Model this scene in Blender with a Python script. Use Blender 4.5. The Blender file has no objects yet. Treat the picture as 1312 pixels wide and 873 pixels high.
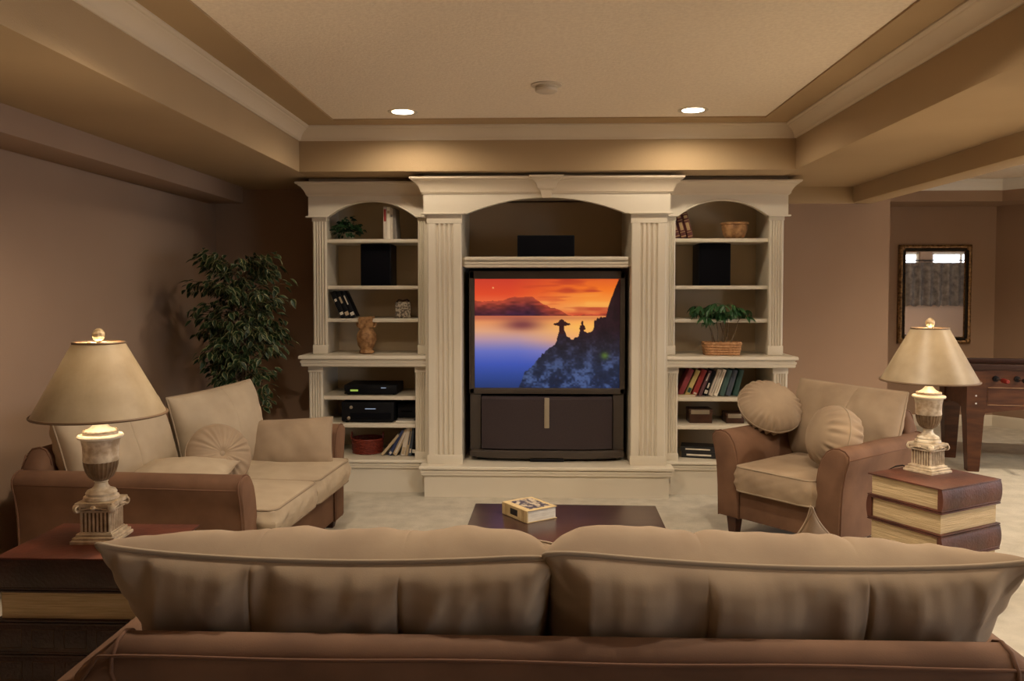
import bpy, bmesh, math, random
import numpy as np
from mathutils import Vector, Matrix, noise
random.seed(7)
sc = bpy.context.scene
COL = sc.collection
R = math.radians
PI = math.pi

# ---------------------------------------------------------------- camera
FPX = 1050.0
cam_d = bpy.data.cameras.new('camera')
cam = bpy.data.objects.new('camera', cam_d)
COL.objects.link(cam)
cam_d.sensor_fit = 'HORIZONTAL'; cam_d.sensor_width = 36.0
cam_d.lens = FPX * 36.0 / 1312.0
cam_d.shift_y = -0.0198
cam_d.clip_start = 0.05
cam.location = (0, 0, 1.42)
cam.rotation_euler = (R(90 - 2.1), 0, math.atan(34 / FPX))
sc.camera = cam

# ---------------------------------------------------------------- world (daylight seen through the windows) and exposure
w = bpy.data.worlds.new('world'); sc.world = w; w.use_nodes = True
bg = w.node_tree.nodes['Background']
bg.inputs[0].default_value = (0.80, 0.88, 1.0, 1); bg.inputs[1].default_value = 7.5
vs = sc.view_settings
vs.view_transform = 'Standard'; vs.look = 'None'; vs.gamma = 1.0; vs.use_curve_mapping = False
vs.exposure = 0.0

DOWN_W = 17.5       # recessed ceiling lights, also scales the added pair
LAMP_W = 28.0        # table lamps
DOWN_C = (1.0, 0.84, 0.64)
LAMP_C = (1.0, 0.76, 0.48)

# ---------------------------------------------------------------- materials
def lin(c):
    return tuple(((v / 255) / 12.92 if v / 255 <= 0.04045 else ((v / 255 + 0.055) / 1.055) ** 2.4) for v in c)

def mat(name, c1, c2=None, scale=8.0, rough=0.7, bump=0.0, bscale=60.0, metal=0.0, sheen=0.0, spec=0.4,
        stretch=(1, 1, 1), coat=0.0, emit=None, estr=0.0, transl=0.0, detail=4.0, ramp=(0.35, 0.65)):
    m = bpy.data.materials.new(name); m.use_nodes = True
    nt = m.node_tree; N = nt.nodes; L = nt.links
    b = N['Principled BSDF']
    c1 = tuple(c1) + (1,)
    b.inputs['Base Color'].default_value = c1
    b.inputs['Roughness'].default_value = rough
    b.inputs['Metallic'].default_value = metal
    b.inputs['Specular IOR Level'].default_value = spec
    if sheen:
        b.inputs['Sheen Weight'].default_value = sheen
        b.inputs['Sheen Roughness'].default_value = 0.5
        b.inputs['Sheen Tint'].default_value = (min(1, c1[0] * 1.6), min(1, c1[1] * 1.6), min(1, c1[2] * 1.6), 1)
    if coat:
        b.inputs['Coat Weight'].default_value = coat; b.inputs['Coat Roughness'].default_value = 0.25
    tc = N.new('ShaderNodeTexCoord'); mp = N.new('ShaderNodeMapping')
    mp.inputs['Scale'].default_value = stretch
    L.new(tc.outputs['Object'], mp.inputs['Vector'])
    if c2 is not None:
        n = N.new('ShaderNodeTexNoise'); n.inputs['Scale'].default_value = scale; n.inputs['Detail'].default_value = detail
        L.new(mp.outputs[0], n.inputs['Vector'])
        r = N.new('ShaderNodeValToRGB'); r.color_ramp.elements[0].position = ramp[0]; r.color_ramp.elements[1].position = ramp[1]
        r.color_ramp.elements[0].color = c1; r.color_ramp.elements[1].color = tuple(c2) + (1,)
        L.new(n.outputs['Fac'], r.inputs[0]); L.new(r.outputs[0], b.inputs['Base Color'])
    if bump:
        n2 = N.new('ShaderNodeTexNoise'); n2.inputs['Scale'].default_value = bscale; n2.inputs['Detail'].default_value = 3
        L.new(mp.outputs[0], n2.inputs['Vector'])
        bp = N.new('ShaderNodeBump'); bp.inputs['Strength'].default_value = bump; bp.inputs['Distance'].default_value = 0.01
        L.new(n2.outputs['Fac'], bp.inputs['Height']); L.new(bp.outputs[0], b.inputs['Normal'])
    if emit is not None:
        b.inputs['Emission Color'].default_value = tuple(emit) + (1,); b.inputs['Emission Strength'].default_value = estr
    if transl:
        t = N.new('ShaderNodeBsdfTranslucent'); mx = N.new('ShaderNodeMixShader'); mx.inputs[0].default_value = transl
        if c2 is not None: L.new(r.outputs[0], t.inputs[0])
        else: t.inputs[0].default_value = c1
        L.new(b.outputs[0], mx.inputs[1]); L.new(t.outputs[0], mx.inputs[2])
        L.new(mx.outputs[0], N['Material Output'].inputs['Surface'])
    return m

M = {}
M['wall'] = mat('wall_paint', (0.32, 0.208, 0.137), (0.335, 0.22, 0.147), 2.0, 0.85, 0.12, 180)
M['soffit'] = mat('soffit_paint', (0.40, 0.28, 0.155), (0.42, 0.295, 0.165), 2.0, 0.85, 0.12, 180)
M['ceil'] = mat('ceiling_texture', (0.80, 0.69, 0.56), (0.87, 0.76, 0.62), 55.0, 0.9, 0.35, 70)
M['cream'] = mat('cream_lacquer', (0.68, 0.61, 0.49), (0.70, 0.63, 0.51), 3.0, 0.42, 0.02, 30)
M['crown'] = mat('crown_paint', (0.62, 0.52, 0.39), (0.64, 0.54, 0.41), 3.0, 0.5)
M['backp'] = mat('shaded_cream_back', (0.58, 0.46, 0.30), (0.60, 0.48, 0.32), 3.0, 0.6)  # cream paint darkened and warmed to stand for shade inside the shelves
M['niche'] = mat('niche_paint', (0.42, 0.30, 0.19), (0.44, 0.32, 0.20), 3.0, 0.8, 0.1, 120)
M['carpet'] = mat('beige_carpet', (0.66, 0.59, 0.47), (0.80, 0.72, 0.59), 9.0, 0.95, 1.0, 380, sheen=0.2)
M['cush'] = mat('beige_microsuede', (0.27, 0.192, 0.126), (0.34, 0.25, 0.165), 6.0, 0.85, 0.03, 260, sheen=0.3)
M['cushl'] = mat('pale_beige_microsuede', (0.36, 0.28, 0.193), (0.43, 0.34, 0.238), 6.0, 0.85, 0.03, 260, sheen=0.3)
M['pipe'] = mat('beige_piping', (0.31, 0.235, 0.16), None, rough=0.85)
M['suede'] = mat('brown_suede', (0.105, 0.050, 0.026), (0.160, 0.081, 0.044), 5.0, 0.85, 0.04, 240, sheen=0.3)
M['suedew'] = mat('brown_suede_welt', (0.13, 0.06, 0.032), None, rough=0.85)
M['leg'] = mat('dark_wood_leg', (0.035, 0.012, 0.007), (0.06, 0.02, 0.01), 12, 0.35)
M['leather'] = mat('oxblood_leather', (0.050, 0.017, 0.011), (0.105, 0.033, 0.019), 7.0, 0.5, 0.2, 90)
M['leathert'] = mat('oxblood_table_top', (0.045, 0.012, 0.007), (0.085, 0.022, 0.012), 9.0, 0.55, 0.1, 60, spec=.2)
M['leatherd'] = mat('dark_leather', (0.028, 0.013, 0.009), (0.05, 0.02, 0.013), 7.0, 0.42, 0.25, 90)
M['gilt'] = mat('tooled_line', (0.11, 0.06, 0.03), None, rough=0.5)
M['pagesb'] = mat('painted_pages', (0.46, 0.335, 0.18), (0.60, 0.45, 0.26), 6.0, 0.7, 0.5, 12, stretch=(1, 1, 26))
M['pages'] = mat('paper_edge', (0.62, 0.56, 0.47), (0.75, 0.70, 0.60), 20.0, 0.8, stretch=(1, 1, 8))
M['stoned'] = mat('dark_resin_recess', (0.13, 0.08, 0.045), (0.24, 0.16, 0.095), 30.0, 0.7)  # darker core colour shows as dark gaps between the ribs
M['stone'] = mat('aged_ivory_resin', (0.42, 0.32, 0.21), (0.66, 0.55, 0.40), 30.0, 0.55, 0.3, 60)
M['marble'] = mat('mottled_marble', (0.42, 0.32, 0.21), (0.72, 0.63, 0.49), 28.0, 0.35, ramp=(0.38, 0.60))
M['ivory'] = mat('ivory_cap', (0.84, 0.77, 0.64), (0.88, 0.81, 0.68), 20.0, 0.4)
M['gadroon'] = mat('bronze_gadroon', (0.13, 0.08, 0.045), (0.24, 0.16, 0.09), 30.0, 0.4, metal=0.3)
M['shade'] = mat('parchment_shade', (0.235, 0.172, 0.100), (0.35, 0.272, 0.175), 8.0, 0.45, 0.05, 30, transl=0.035, ramp=(0.32, 0.68))
M['trimb'] = mat('shade_trim', (0.16, 0.095, 0.05), None, rough=0.5)
M['brass'] = mat('brass', (0.65, 0.42, 0.18), None, rough=0.3, metal=1.0)
M['bulb'] = mat('bulb_glow', (1, 0.9, 0.7), None, emit=(1.0, 0.80, 0.50), estr=14.0)
M['glass'] = mat('amber_finial', (0.30, 0.20, 0.10), (0.70, 0.55, 0.34), 60, 0.25)
M['lens'] = mat('downlight_lens', (1, 0.9, 0.7), None, emit=(1.0, 0.88, 0.66), estr=9.0)
M['white'] = mat('white_plastic', (0.62, 0.54, 0.44), None, rough=0.5)
M['black'] = mat('black_satin', (0.006, 0.006, 0.008), (0.009, 0.009, 0.011), 10, 0.5, spec=.15)
M['cloth'] = mat('speaker_cloth', (0.004, 0.004, 0.006), (0.007, 0.007, 0.009), 200, 0.95, spec=.05)
M['bezel'] = mat('tv_bezel', (0.052, 0.040, 0.032), (0.060, 0.046, 0.036), 10, 0.4)
M['grille'] = mat('tv_grille', (0.030, 0.019, 0.021), (0.036, 0.023, 0.025), 120, 0.7)
M['silver'] = mat('champagne_metal', (0.42, 0.36, 0.27), None, rough=0.35, metal=0.6)
M['table'] = mat('espresso_wood', (0.030, 0.012, 0.011), (0.048, 0.019, 0.016), 4.0, 0.30, 0.03, 30, stretch=(1, 12, 1), coat=0.3)
M['foos'] = mat('cherry_wood', (0.055, 0.017, 0.007), (0.10, 0.034, 0.013), 5.0, 0.40, 0.05, 30, stretch=(1, 6, 6))
M['foosd'] = mat('dark_cherry', (0.035, 0.012, 0.008), None, rough=0.4)
M['foosgreen'] = mat('playfield', (0.02, 0.10, 0.03), None, rough=0.6)
M['redpl'] = mat('red_plastic', (0.22, 0.02, 0.015), None, rough=0.35)
M['bluepl'] = mat('blue_plastic', (0.02, 0.03, 0.12), None, rough=0.35)
M['steel'] = mat('steel', (0.6, 0.6, 0.6), None, rough=0.25, metal=1.0)
M['mirror'] = mat('mirror_glass', (0.86, 0.84, 0.82), None, rough=0.015, metal=1.0)
M['gold'] = mat('antique_gold', (0.10, 0.05, 0.02), (0.34, 0.20, 0.08), 45.0, 0.4, 0.5, 60, metal=0.5)
M['ebony'] = mat('ebony_band', (0.012, 0.009, 0.007), None, rough=0.35)
M['bark'] = mat('bark', (0.10, 0.065, 0.035), (0.18, 0.12, 0.07), 30, 0.9, 0.6, 60)
M['leafg'] = mat('ficus_leaf', (0.010, 0.024, 0.008), (0.020, 0.046, 0.013), 6, 0.45)
M['leafw'] = mat('ficus_leaf_margin', (0.30, 0.29, 0.13), None, rough=0.4)
M['leafp'] = mat('shelf_plant_leaf', (0.02, 0.075, 0.022), (0.05, 0.14, 0.045), 14, 0.4)
M['leafd'] = mat('dark_ivy_leaf', (0.008, 0.03, 0.010), (0.02, 0.055, 0.018), 14, 0.4)
M['soil'] = mat('soil', (0.04, 0.025, 0.015), None, rough=0.95)
M['wicker'] = mat('tan_wicker', (0.40, 0.19, 0.075), (0.58, 0.32, 0.15), 60, 0.6)
M['wickerr'] = mat('red_wicker', (0.13, 0.018, 0.012), (0.24, 0.04, 0.022), 60, 0.4)
M['carved'] = mat('carved_wood', (0.20, 0.095, 0.035), (0.46, 0.25, 0.105), 26, 0.6, 0.8, 45)
M['terra'] = mat('pot_clay', (0.42, 0.22, 0.12), (0.50, 0.30, 0.18), 12, 0.8)
M['potw'] = mat('pale_pot', (0.40, 0.34, 0.24), None, rough=0.5)
M['boxw'] = mat('dark_box_wood', (0.045, 0.018, 0.010), (0.07, 0.028, 0.015), 12, 0.4)
M['curtain'] = mat('patterned_curtain', (0.07, 0.05, 0.038), (0.16, 0.125, 0.095), 11, 0.9, ramp=(0.35, 0.65))
M['disp'] = mat('green_display', (0, 0, 0), None, emit=(0.45, 0.62, 0.10), estr=0.7)
M['disw'] = mat('white_display', (0, 0, 0), None, emit=(0.35, 0.42, 0.55), estr=0.8)
M['photo'] = mat('photo_print', (0.10, 0.08, 0.06), (0.42, 0.36, 0.28), 60, 0.5, ramp=(0.45, 0.55))
M['coverp'] = mat('printed_cover', (0.055, 0.055, 0.075), (0.50, 0.42, 0.30), 38, 0.4, ramp=(0.46, 0.56))
M['tan'] = mat('tan_cloth_cover', (0.52, 0.38, 0.18), (0.60, 0.45, 0.24), 20, 0.6)
BC = {}
def bookmat(name, c):
    if name not in BC: BC[name] = mat('book_' + name, c, tuple(min(1, v * 1.25 + .004) for v in c), 12, 0.45)
    return BC[name]

# ---------------------------------------------------------------- object helpers
def thing(name, label, cat, loc=(0, 0, 0), rz=0.0, group=None, rx=0.0, ry=0.0):
    o = bpy.data.objects.new(name, None); COL.objects.link(o)
    o.location = loc; o.rotation_euler = (rx, ry, rz)
    o['label'] = label; o['category'] = cat
    if group: o['group'] = group
    o.empty_display_size = 0.1
    return o

class G:
    """geometry collector: verts, faces, one material index per face"""
    def __init__(s): s.v = []; s.f = []; s.m = []
    def add(s, vs, fs, mi=0):
        b = len(s.v); s.v += [tuple(p) for p in vs]
        s.f += [tuple(i + b for i in f) for f in fs]; s.m += [mi] * len(fs)
        return s
    def box(s, x0, x1, y0, y1, z0, z1, bev=0.0, mi=0):
        if bev <= 0:
            v = [(x0, y0, z0), (x1, y0, z0), (x1, y1, z0), (x0, y1, z0), (x0, y0, z1), (x1, y0, z1), (x1, y1, z1), (x0, y1, z1)]
            return s.add(v, [(0, 3, 2, 1), (4, 5, 6, 7), (0, 1, 5, 4), (1, 2, 6, 5), (2, 3, 7, 6), (3, 0, 4, 7)], mi)
        bm = bmesh.new(); bmesh.ops.create_cube(bm, size=1)
        for q in bm.verts:
            q.co = Vector(((x0 + x1) / 2 + q.co.x * (x1 - x0), (y0 + y1) / 2 + q.co.y * (y1 - y0), (z0 + z1) / 2 + q.co.z * (z1 - z0)))
        bev = min(bev, (x1 - x0) * .45, (y1 - y0) * .45, (z1 - z0) * .45)
        bmesh.ops.bevel(bm, geom=list(bm.edges), offset=bev, segments=2, profile=0.6, affect='EDGES')
        bm.verts.index_update()
        s.add([q.co for q in bm.verts], [[q.index for q in f.verts] for f in bm.faces], mi); bm.free()
        return s
    def rings(s, rs, closed=True, cap=True, mi=0):
        n = len(rs[0]); b = len(s.v)
        for r in rs: s.v += [tuple(p) for p in r]
        fs = []
        for i in range(len(rs) - 1):
            for j in range(n if closed else n - 1):
                k = (j + 1) % n
                fs.append((b + i * n + j, b + i * n + k, b + (i + 1) * n + k, b + (i + 1) * n + j))
        if cap and closed:
            fs.append(tuple(b + j for j in range(n))[::-1]); fs.append(tuple(b + (len(rs) - 1) * n + j for j in range(n)))
        s.f += fs; s.m += [mi] * len(fs)
        return s
    def lathe(s, prof, n=24, c=(0, 0, 0), cap=True, mi=0, mod=None):
        rs = []
        for (r, z) in prof:
            ring = []
            for j in range(n):
                a = 2 * PI * j / n; rr = r * (mod(a, z) if mod else 1)
                ring.append((c[0] + rr * math.cos(a), c[1] + rr * math.sin(a), c[2] + z))
            rs.append(ring)
        return s.rings(rs, True, cap, mi)
    def tube(s, path, r, n=8, closed=False, mi=0):
        P = [Vector(p) for p in path]; m = len(P)
        rad = r if isinstance(r, (list, tuple)) else [r] * m
        rs = []; nrm = None
        for i in range(m):
            if closed: t = P[(i + 1) % m] - P[i - 1]
            else: t = P[min(i + 1, m - 1)] - P[max(i - 1, 0)]
            if t.length < 1e-9: t = Vector((0, 0, 1))
            t.normalize()
            if nrm is None:
                a = Vector((0, 0, 1)) if abs(t.z) < .9 else Vector((1, 0, 0)); nrm = t.cross(a).normalized()
            else:
                nrm = (nrm - t * nrm.dot(t)); nrm = nrm.normalized() if nrm.length > 1e-6 else t.orthogonal().normalized()
            bn = t.cross(nrm)
            rs.append([P[i] + (nrm * math.cos(2 * PI * j / n) + bn * math.sin(2 * PI * j / n)) * rad[i] for j in range(n)])
        if closed: rs.append(rs[0])
        return s.rings(rs, True, not closed, mi)
    def sweepx(s, prof, path, cap=True, mi=0):
        """prof: (out, z) pairs; path: xy points; the profile's 'out' goes to the left-hand normal of the path, mitred"""
        P = [Vector((p[0], p[1])) for p in path]; rs = []
        for i, p in enumerate(P):
            ns = []
            if i > 0: d = (P[i] - P[i - 1]).normalized(); ns.append(Vector((-d.y, d.x)))
            if i < len(P) - 1: d = (P[i + 1] - P[i]).normalized(); ns.append(Vector((-d.y, d.x)))
            nn = ns[0] if len(ns) == 1 else (ns[0] + ns[1]) / (1 + ns[0].dot(ns[1]))
            rs.append([(p.x + nn.x * o, p.y + nn.y * o, z) for (o, z) in prof])
        return s.rings(rs, True, cap, mi)
    def xf(s, mtx, start=0):
        for i in range(start, len(s.v)): s.v[i] = tuple(mtx @ Vector(s.v[i]))
        return s
    def obj(s, name, mats, parent=None, smooth=35, world=False, label=None):
        me = bpy.data.meshes.new(name)
        vv = s.v
        if world and parent is not None:
            inv = (Matrix.Translation(parent.location) @ parent.rotation_euler.to_matrix().to_4x4()).inverted()
            vv = [tuple(inv @ Vector(p)) for p in s.v]
        me.from_pydata(vv, [], s.f)
        if not isinstance(mats, (list, tuple)): mats = [mats]
        for q in mats: me.materials.append(q)
        me.polygons.foreach_set('material_index', s.m)
        bm = bmesh.new(); bm.from_mesh(me); bmesh.ops.recalc_face_normals(bm, faces=bm.faces); bm.to_mesh(me); bm.free()
        if smooth:
            me.polygons.foreach_set('use_smooth', [True] * len(me.polygons))
            me.set_sharp_from_angle(angle=R(smooth))
        o = bpy.data.objects.new(name, me); COL.objects.link(o)
        if parent is not None: o.parent = parent
        if label: o['label'] = label
        return o

def struct(o, label, cat='structure'):
    o['kind'] = 'structure'; o['label'] = label; o['category'] = cat
    return o
def tag(o, label, cat, group=None):
    o['label'] = label; o['category'] = cat
    if group: o['group'] = group
    return o
def copy_tree(o, parent=None):
    c = o.copy(); COL.objects.link(c); c.parent = parent
    for ch in list(o.children): copy_tree(ch, c)
    return c
def B(x0, x1, y0, y1, z0, z1, bev=0.0): return G().box(x0, x1, y0, y1, z0, z1, bev)

# ================================================================ ROOM SHELL
ZS, ZT, ZB = 2.21, 2.515, 2.085         # soffit, tray ceiling, dropped beam
WX, WY = -2.54, 6.40                   # left wall, back wall
TX0, TX1, TY0, TY1 = -1.60, 1.685, -0.9, 5.465   # tray opening
struct(G().box(-2.7, 11.0, -2.4, 9.0, -0.12, 0.0).obj('floor', M['carpet'], smooth=0), 'beige cut pile carpet across both rooms', 'floor')
struct(B(WX - .15, WX, -2.2, WY + .15, 0, 2.7).obj('wall_left', M['wall'], smooth=0), 'taupe left wall behind the loveseat', 'wall')
struct(B(WX - .15, 2.693, WY, WY + .15, 0, 2.7).obj('wall_back', M['wall'], smooth=0), 'taupe back wall behind the built-in shelving', 'wall')
struct(B(WX - .15, 5.35, -2.35, -2.2, 0, 2.7).obj('wall_front', M['wall'], smooth=0), 'taupe wall behind the viewer', 'wall')
# short return wall ending the back wall, seen edge-on as the corner of the passage
struct(B(2.60, 2.693, WY + .15, 8.70, 0, 2.7).obj('wall_passage', M['wall'], smooth=0), 'return wall between the den and the games room', 'wall')
struct(B(2.60, 5.00, 8.70, 8.85, 0, 2.7).obj('wall_games', M['wall'], smooth=0), 'taupe games room wall that carries the mirror', 'wall')

def wall_with_holes(name, p0, p1, th, z1, holes, m, label):
    """vertical wall from p0 to p1 (xy), thickness to the right, rectangular holes (a0,a1,za,zb) measured along it"""
    g = G(); d = Vector((p1[0] - p0[0], p1[1] - p0[1])); Ln = d.length; d.normalize(); n = Vector((d.y, -d.x))
    def bx(a0, a1, za, zb):
        if a1 - a0 < 1e-4 or zb - za < 1e-4: return
        c = [Vector(p0) + d * a for a in (a0, a1)]; q = [c[0], c[1], c[1] + n * th, c[0] + n * th]
        v = [(p.x, p.y, za) for p in q] + [(p.x, p.y, zb) for p in q]
        g.add(v, [(0, 3, 2, 1), (4, 5, 6, 7), (0, 1, 5, 4), (1, 2, 6, 5), (2, 3, 7, 6), (3, 0, 4, 7)])
    a = 0
    for (a0, a1, za, zb) in holes:
        bx(a, a0, 0, z1); bx(a0, a1, 0, za); bx(a0, a1, zb, z1); a = a1
    bx(a, Ln, 0, z1)
    o = g.obj(name, m, smooth=0); return struct(o, label, 'wall')

# angled games-room wall (out of frame beyond its corner) with a big window
DA = Vector((0.5623, -0.8269))
A0 = Vector((4.75, 8.70)); A1 = A0 + DA * 9.31
wall_with_holes('wall_angled', tuple(A1), tuple(A0), .15, 2.7, [(2.6, 4.2, .5, 2.1), (4.6, 6.2, .5, 2.1)], M['wall'], 'angled games room wall turning off at the right edge')
wall_with_holes('wall_window', (5.2, 1.0), (10.2, 1.0), .15, 2.7, [(1.15, 2.29, 1.3, 2.17), (2.52, 3.7, 1.3, 2.17)], M['wall'], 'games room wall with the two curtained windows, seen in the mirror')
wall_with_holes('wall_right', (5.2, -2.35), (5.2, 1.0), .15, 2.7, [(0.8, 2.6, .1, 2.05)], M['wall'], 'right wall beyond the viewer with a patio window')

def window(name, p0, p1, za, zb, nx=1):
    g = G(); d = Vector((p1[0] - p0[0], p1[1] - p0[1])); Ln = d.length; d.normalize(); n = Vector((d.y, -d.x))
    mtx = Matrix(((d.x, n.x, 0, p0[0]), (d.y, n.y, 0, p0[1]), (0, 0, 1, 0), (0, 0, 0, 1)))
    for (a, b_, c, e) in [(0, Ln, za, za + .05), (0, Ln, zb - .05, zb), (0, .05, za, zb), (Ln - .05, Ln, za, zb)]: g.box(a, b_, .05, .11, c, e, .006)
    for i in range(1, nx): x = Ln * i / nx; g.box(x - .02, x + .02, .06, .10, za, zb, .004)
    g.xf(mtx); return g.obj(name, M['cream'], smooth=35)
def along(p, q, a): d = (Vector(q) - Vector(p)).normalized(); return tuple(Vector(p) + d * a)
W3 = (tuple(A1), tuple(A0))
for nm, p, q, za, zb, nx, lb in [
    ('window_1', (6.35, 1.0), (7.49, 1.0), 1.3, 2.17, 2, 'games room window reflected at the left of the mirror'),
    ('window_2', (7.72, 1.0), (8.9, 1.0), 1.3, 2.17, 2, 'games room window reflected at the right of the mirror'),
    ('window_3', along(*W3, 2.6), along(*W3, 4.2), .5, 2.1, 2, 'window in the angled games room wall, nearer the viewer'),
    ('window_4', along(*W3, 4.6), along(*W3, 6.2), .5, 2.1, 2, 'window in the angled games room wall, nearer the mirror'),
    ('window_5', (5.2, -1.55), (5.2, 0.25), .1, 2.05, 2, 'patio window at the right behind the viewer')]:
    struct(window(nm, p, q, za, zb, nx), lb, 'window')
def portal(p, q, za, zb):
    l = bpy.data.lights.new('window_portal', 'AREA'); l.shape = 'RECTANGLE'; l.cycles.is_portal = True
    l.size = (Vector(q) - Vector(p)).length; l.size_y = zb - za
    o = bpy.data.objects.new('window_portal', l); COL.objects.link(o)
    d = (Vector(q) - Vector(p)).normalized(); n = Vector((-d.y, d.x, 0))
    c = (Vector(p) + Vector(q)) / 2; o.location = (c.x - n.x * .12, c.y - n.y * .12, (za + zb) / 2)
    o.rotation_euler = n.to_track_quat('-Z', 'Y').to_euler()
portal((6.35, 1.0), (8.9, 1.0), 1.3, 2.17); portal(along(*W3, 2.6), along(*W3, 6.2), .5, 2.1); portal((5.2, -1.55), (5.2, .25), .1, 2.05)

# ceilings -------------------------------------------------------
# main soffit ring around the tray: five slabs with rounded lower arris are one ceiling
g = G()
g.box(WX - .15, TX0, -2.2, WY + .1, ZS, ZT + .2, .012)
g.box(TX1, 2.42, -2.2, WY + .1, ZS, ZT + .2, .012)
g.box(TX0 - .02, TX1 + .02, TY1, WY + .1, ZS, ZT + .2, .012)
g.box(TX0 - .02, TX1 + .02, -2.2, TY0, ZS, ZT + .2, .012)
struct(g.obj('ceiling', M['soffit']), 'tan painted soffit around the tray ceiling', 'ceiling')
# tray bottom: painted band, then the cream textured field
g = G(); FX0, FX1, FY0, FY1 = -1.312, 1.425, -0.62, 5.235
for e in ((TX0, TX1, FY1, TY1), (TX0, TX1, TY0, FY0), (TX0, FX0, FY0, FY1), (FX1, TX1, FY0, FY1)): g.box(*e, 2.503, ZT + .2)
struct(g.obj('ceiling_band', M['soffit'], smooth=0), 'tan painted border of the tray ceiling', 'ceiling')
g = G(); g.box(FX0 - .01, FX1 + .01, FY0 - .01, FY1 + .01, ZT - .002, ZT + .1); struct(g.obj('ceiling_field', M['ceil'], smooth=0), 'cream textured field of the tray ceiling', 'ceiling')
# crown round the tray (profile goes inwards)
def crown_prof(z0, z1, pr):
    h = z1 - z0
    pts = [(0, 0), (.10, 0), (.14, .06), (.20, .10), (.22, .20), (.30, .34), (.42, .50), (.58, .64), (.76, .74), (.80, .80), (.90, .82), (1.0, .90), (1.0, 1.0), (0, 1.0)]
    return [(-.002 if a == 0 else a * pr, z0 + b_ * h) for a, b_ in pts]
path = [(TX0, TY0), (TX1, TY0), (TX1, TY1), (TX0, TY1), (TX0, TY0)]
g = G(); prof = crown_prof(2.415, 2.504, .09)
for i in range(4):   # mitred run
    a, b_ = Vector(path[i]), Vector(path[i + 1]); d = (b_ - a).normalized(); n = Vector((-d.y, d.x))
    g.rings([[((a + n * o + d * max(o, 0)).x, (a + n * o + d * max(o, 0)).y, z) for o, z in prof], [((b_ + n * o - d * max(o, 0)).x, (b_ + n * o - d * max(o, 0)).y, z) for o, z in prof]])
struct(g.obj('trim_1', M['crown'], smooth=25), 'cream crown moulding around the tray ceiling', 'trim')
# low bulkhead along the left wall, and dropped beam + header at the right
struct(B(WX, -2.265, -2.2, WY - .15, 2.085, ZS + .01, .014).obj('ceiling_bulkhead', M['wall']), 'low boxed bulkhead along the left wall', 'ceiling')
struct(B(2.40, 2.575, -2.2, WY + .02, ZB, ZT + .2, .022).obj('ceiling_beam', M['soffit']), 'dropped tan beam between den and games room', 'ceiling')
struct(B(1.80, 2.56, WY - .03, WY + .01, ZB, ZS + .02, .008).obj('ceiling_header', M['soffit']), 'tan header strip above the back wall right of the shelving', 'ceiling')
# games-room ceiling: soffit ring + raised centre + crown
GX0, GX1, GY1 = 2.57, 4.53, 8.20
g = G()
g.box(2.575, 4.53, GY1, 8.8, 2.29, 2.75)
wv = [(4.53, 8.20), (4.53 + .5623 * 8.7, 8.20 - .8269 * 8.7), (10.2, 1.0), (4.94, 8.8), (4.53, 8.8)]
n_ = len(wv); g.add([(x, y, 2.29) for x, y in wv] + [(x, y, 2.75) for x, y in wv], [tuple(range(n_))[::-1], tuple(range(n_, 2 * n_))] + [(i, (i + 1) % n_, n_ + (i + 1) % n_, n_ + i) for i in range(n_)])
struct(g.obj('ceiling_games_soffit', M['wall'], smooth=0), 'taupe soffit around the games room ceiling', 'ceiling')
wv = [(2.575, -2.3), (5.3, -2.3), (5.3, .9), (10.25, .9), (4.92, 8.82), (2.575, 8.82)]
n_ = len(wv); g = G().add([(x, y, 2.50) for x, y in wv] + [(x, y, 2.75) for x, y in wv], [tuple(range(n_))[::-1], tuple(range(n_, 2 * n_))] + [(i, (i + 1) % n_, n_ + (i + 1) % n_, n_ + i) for i in range(n_)])
struct(g.obj('ceiling_games', M['ceil'], smooth=0), 'pale raised ceiling of the games room', 'ceiling')
g = G(); pr2 = crown_prof(2.395, 2.502, .08)
g.sweepx(pr2, [(4.53 + .5623 * 8.5, 8.20 - .8269 * 8.5), (4.53, 8.20), (2.58, 8.20)])
struct(g.obj('trim_2', mat('white_trim', (0.70, 0.66, 0.60), None, rough=0.45), smooth=25), 'white crown moulding of the games room ceiling', 'trim')
# baseboards
bprof = [(0, 0), (.016, 0), (.016, .085), (.012, .10), (.006, .112), (0, .115)]
def baseboard(name, path, label):
    g = G(); g.sweepx(bprof, path); struct(g.obj(name, M['cream'], smooth=25), label, 'baseboard')
baseboard('baseboard_left', [(WX, WY), (WX, -2.2)], 'cream baseboard of the left wall')
baseboard('baseboard_back', [(-1.64, WY), (WX, WY)], 'cream baseboard left of the shelving')
baseboard('baseboard_right', [(2.693, WY), (1.75, WY)], 'cream baseboard right of the shelving')
p_ = A0 + DA * 9.0
baseboard('baseboard_games', [(p_.x, p_.y), (4.75, 8.70), (2.693, 8.70), (2.693, WY + .0)], 'cream baseboard running round the games room')
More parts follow.
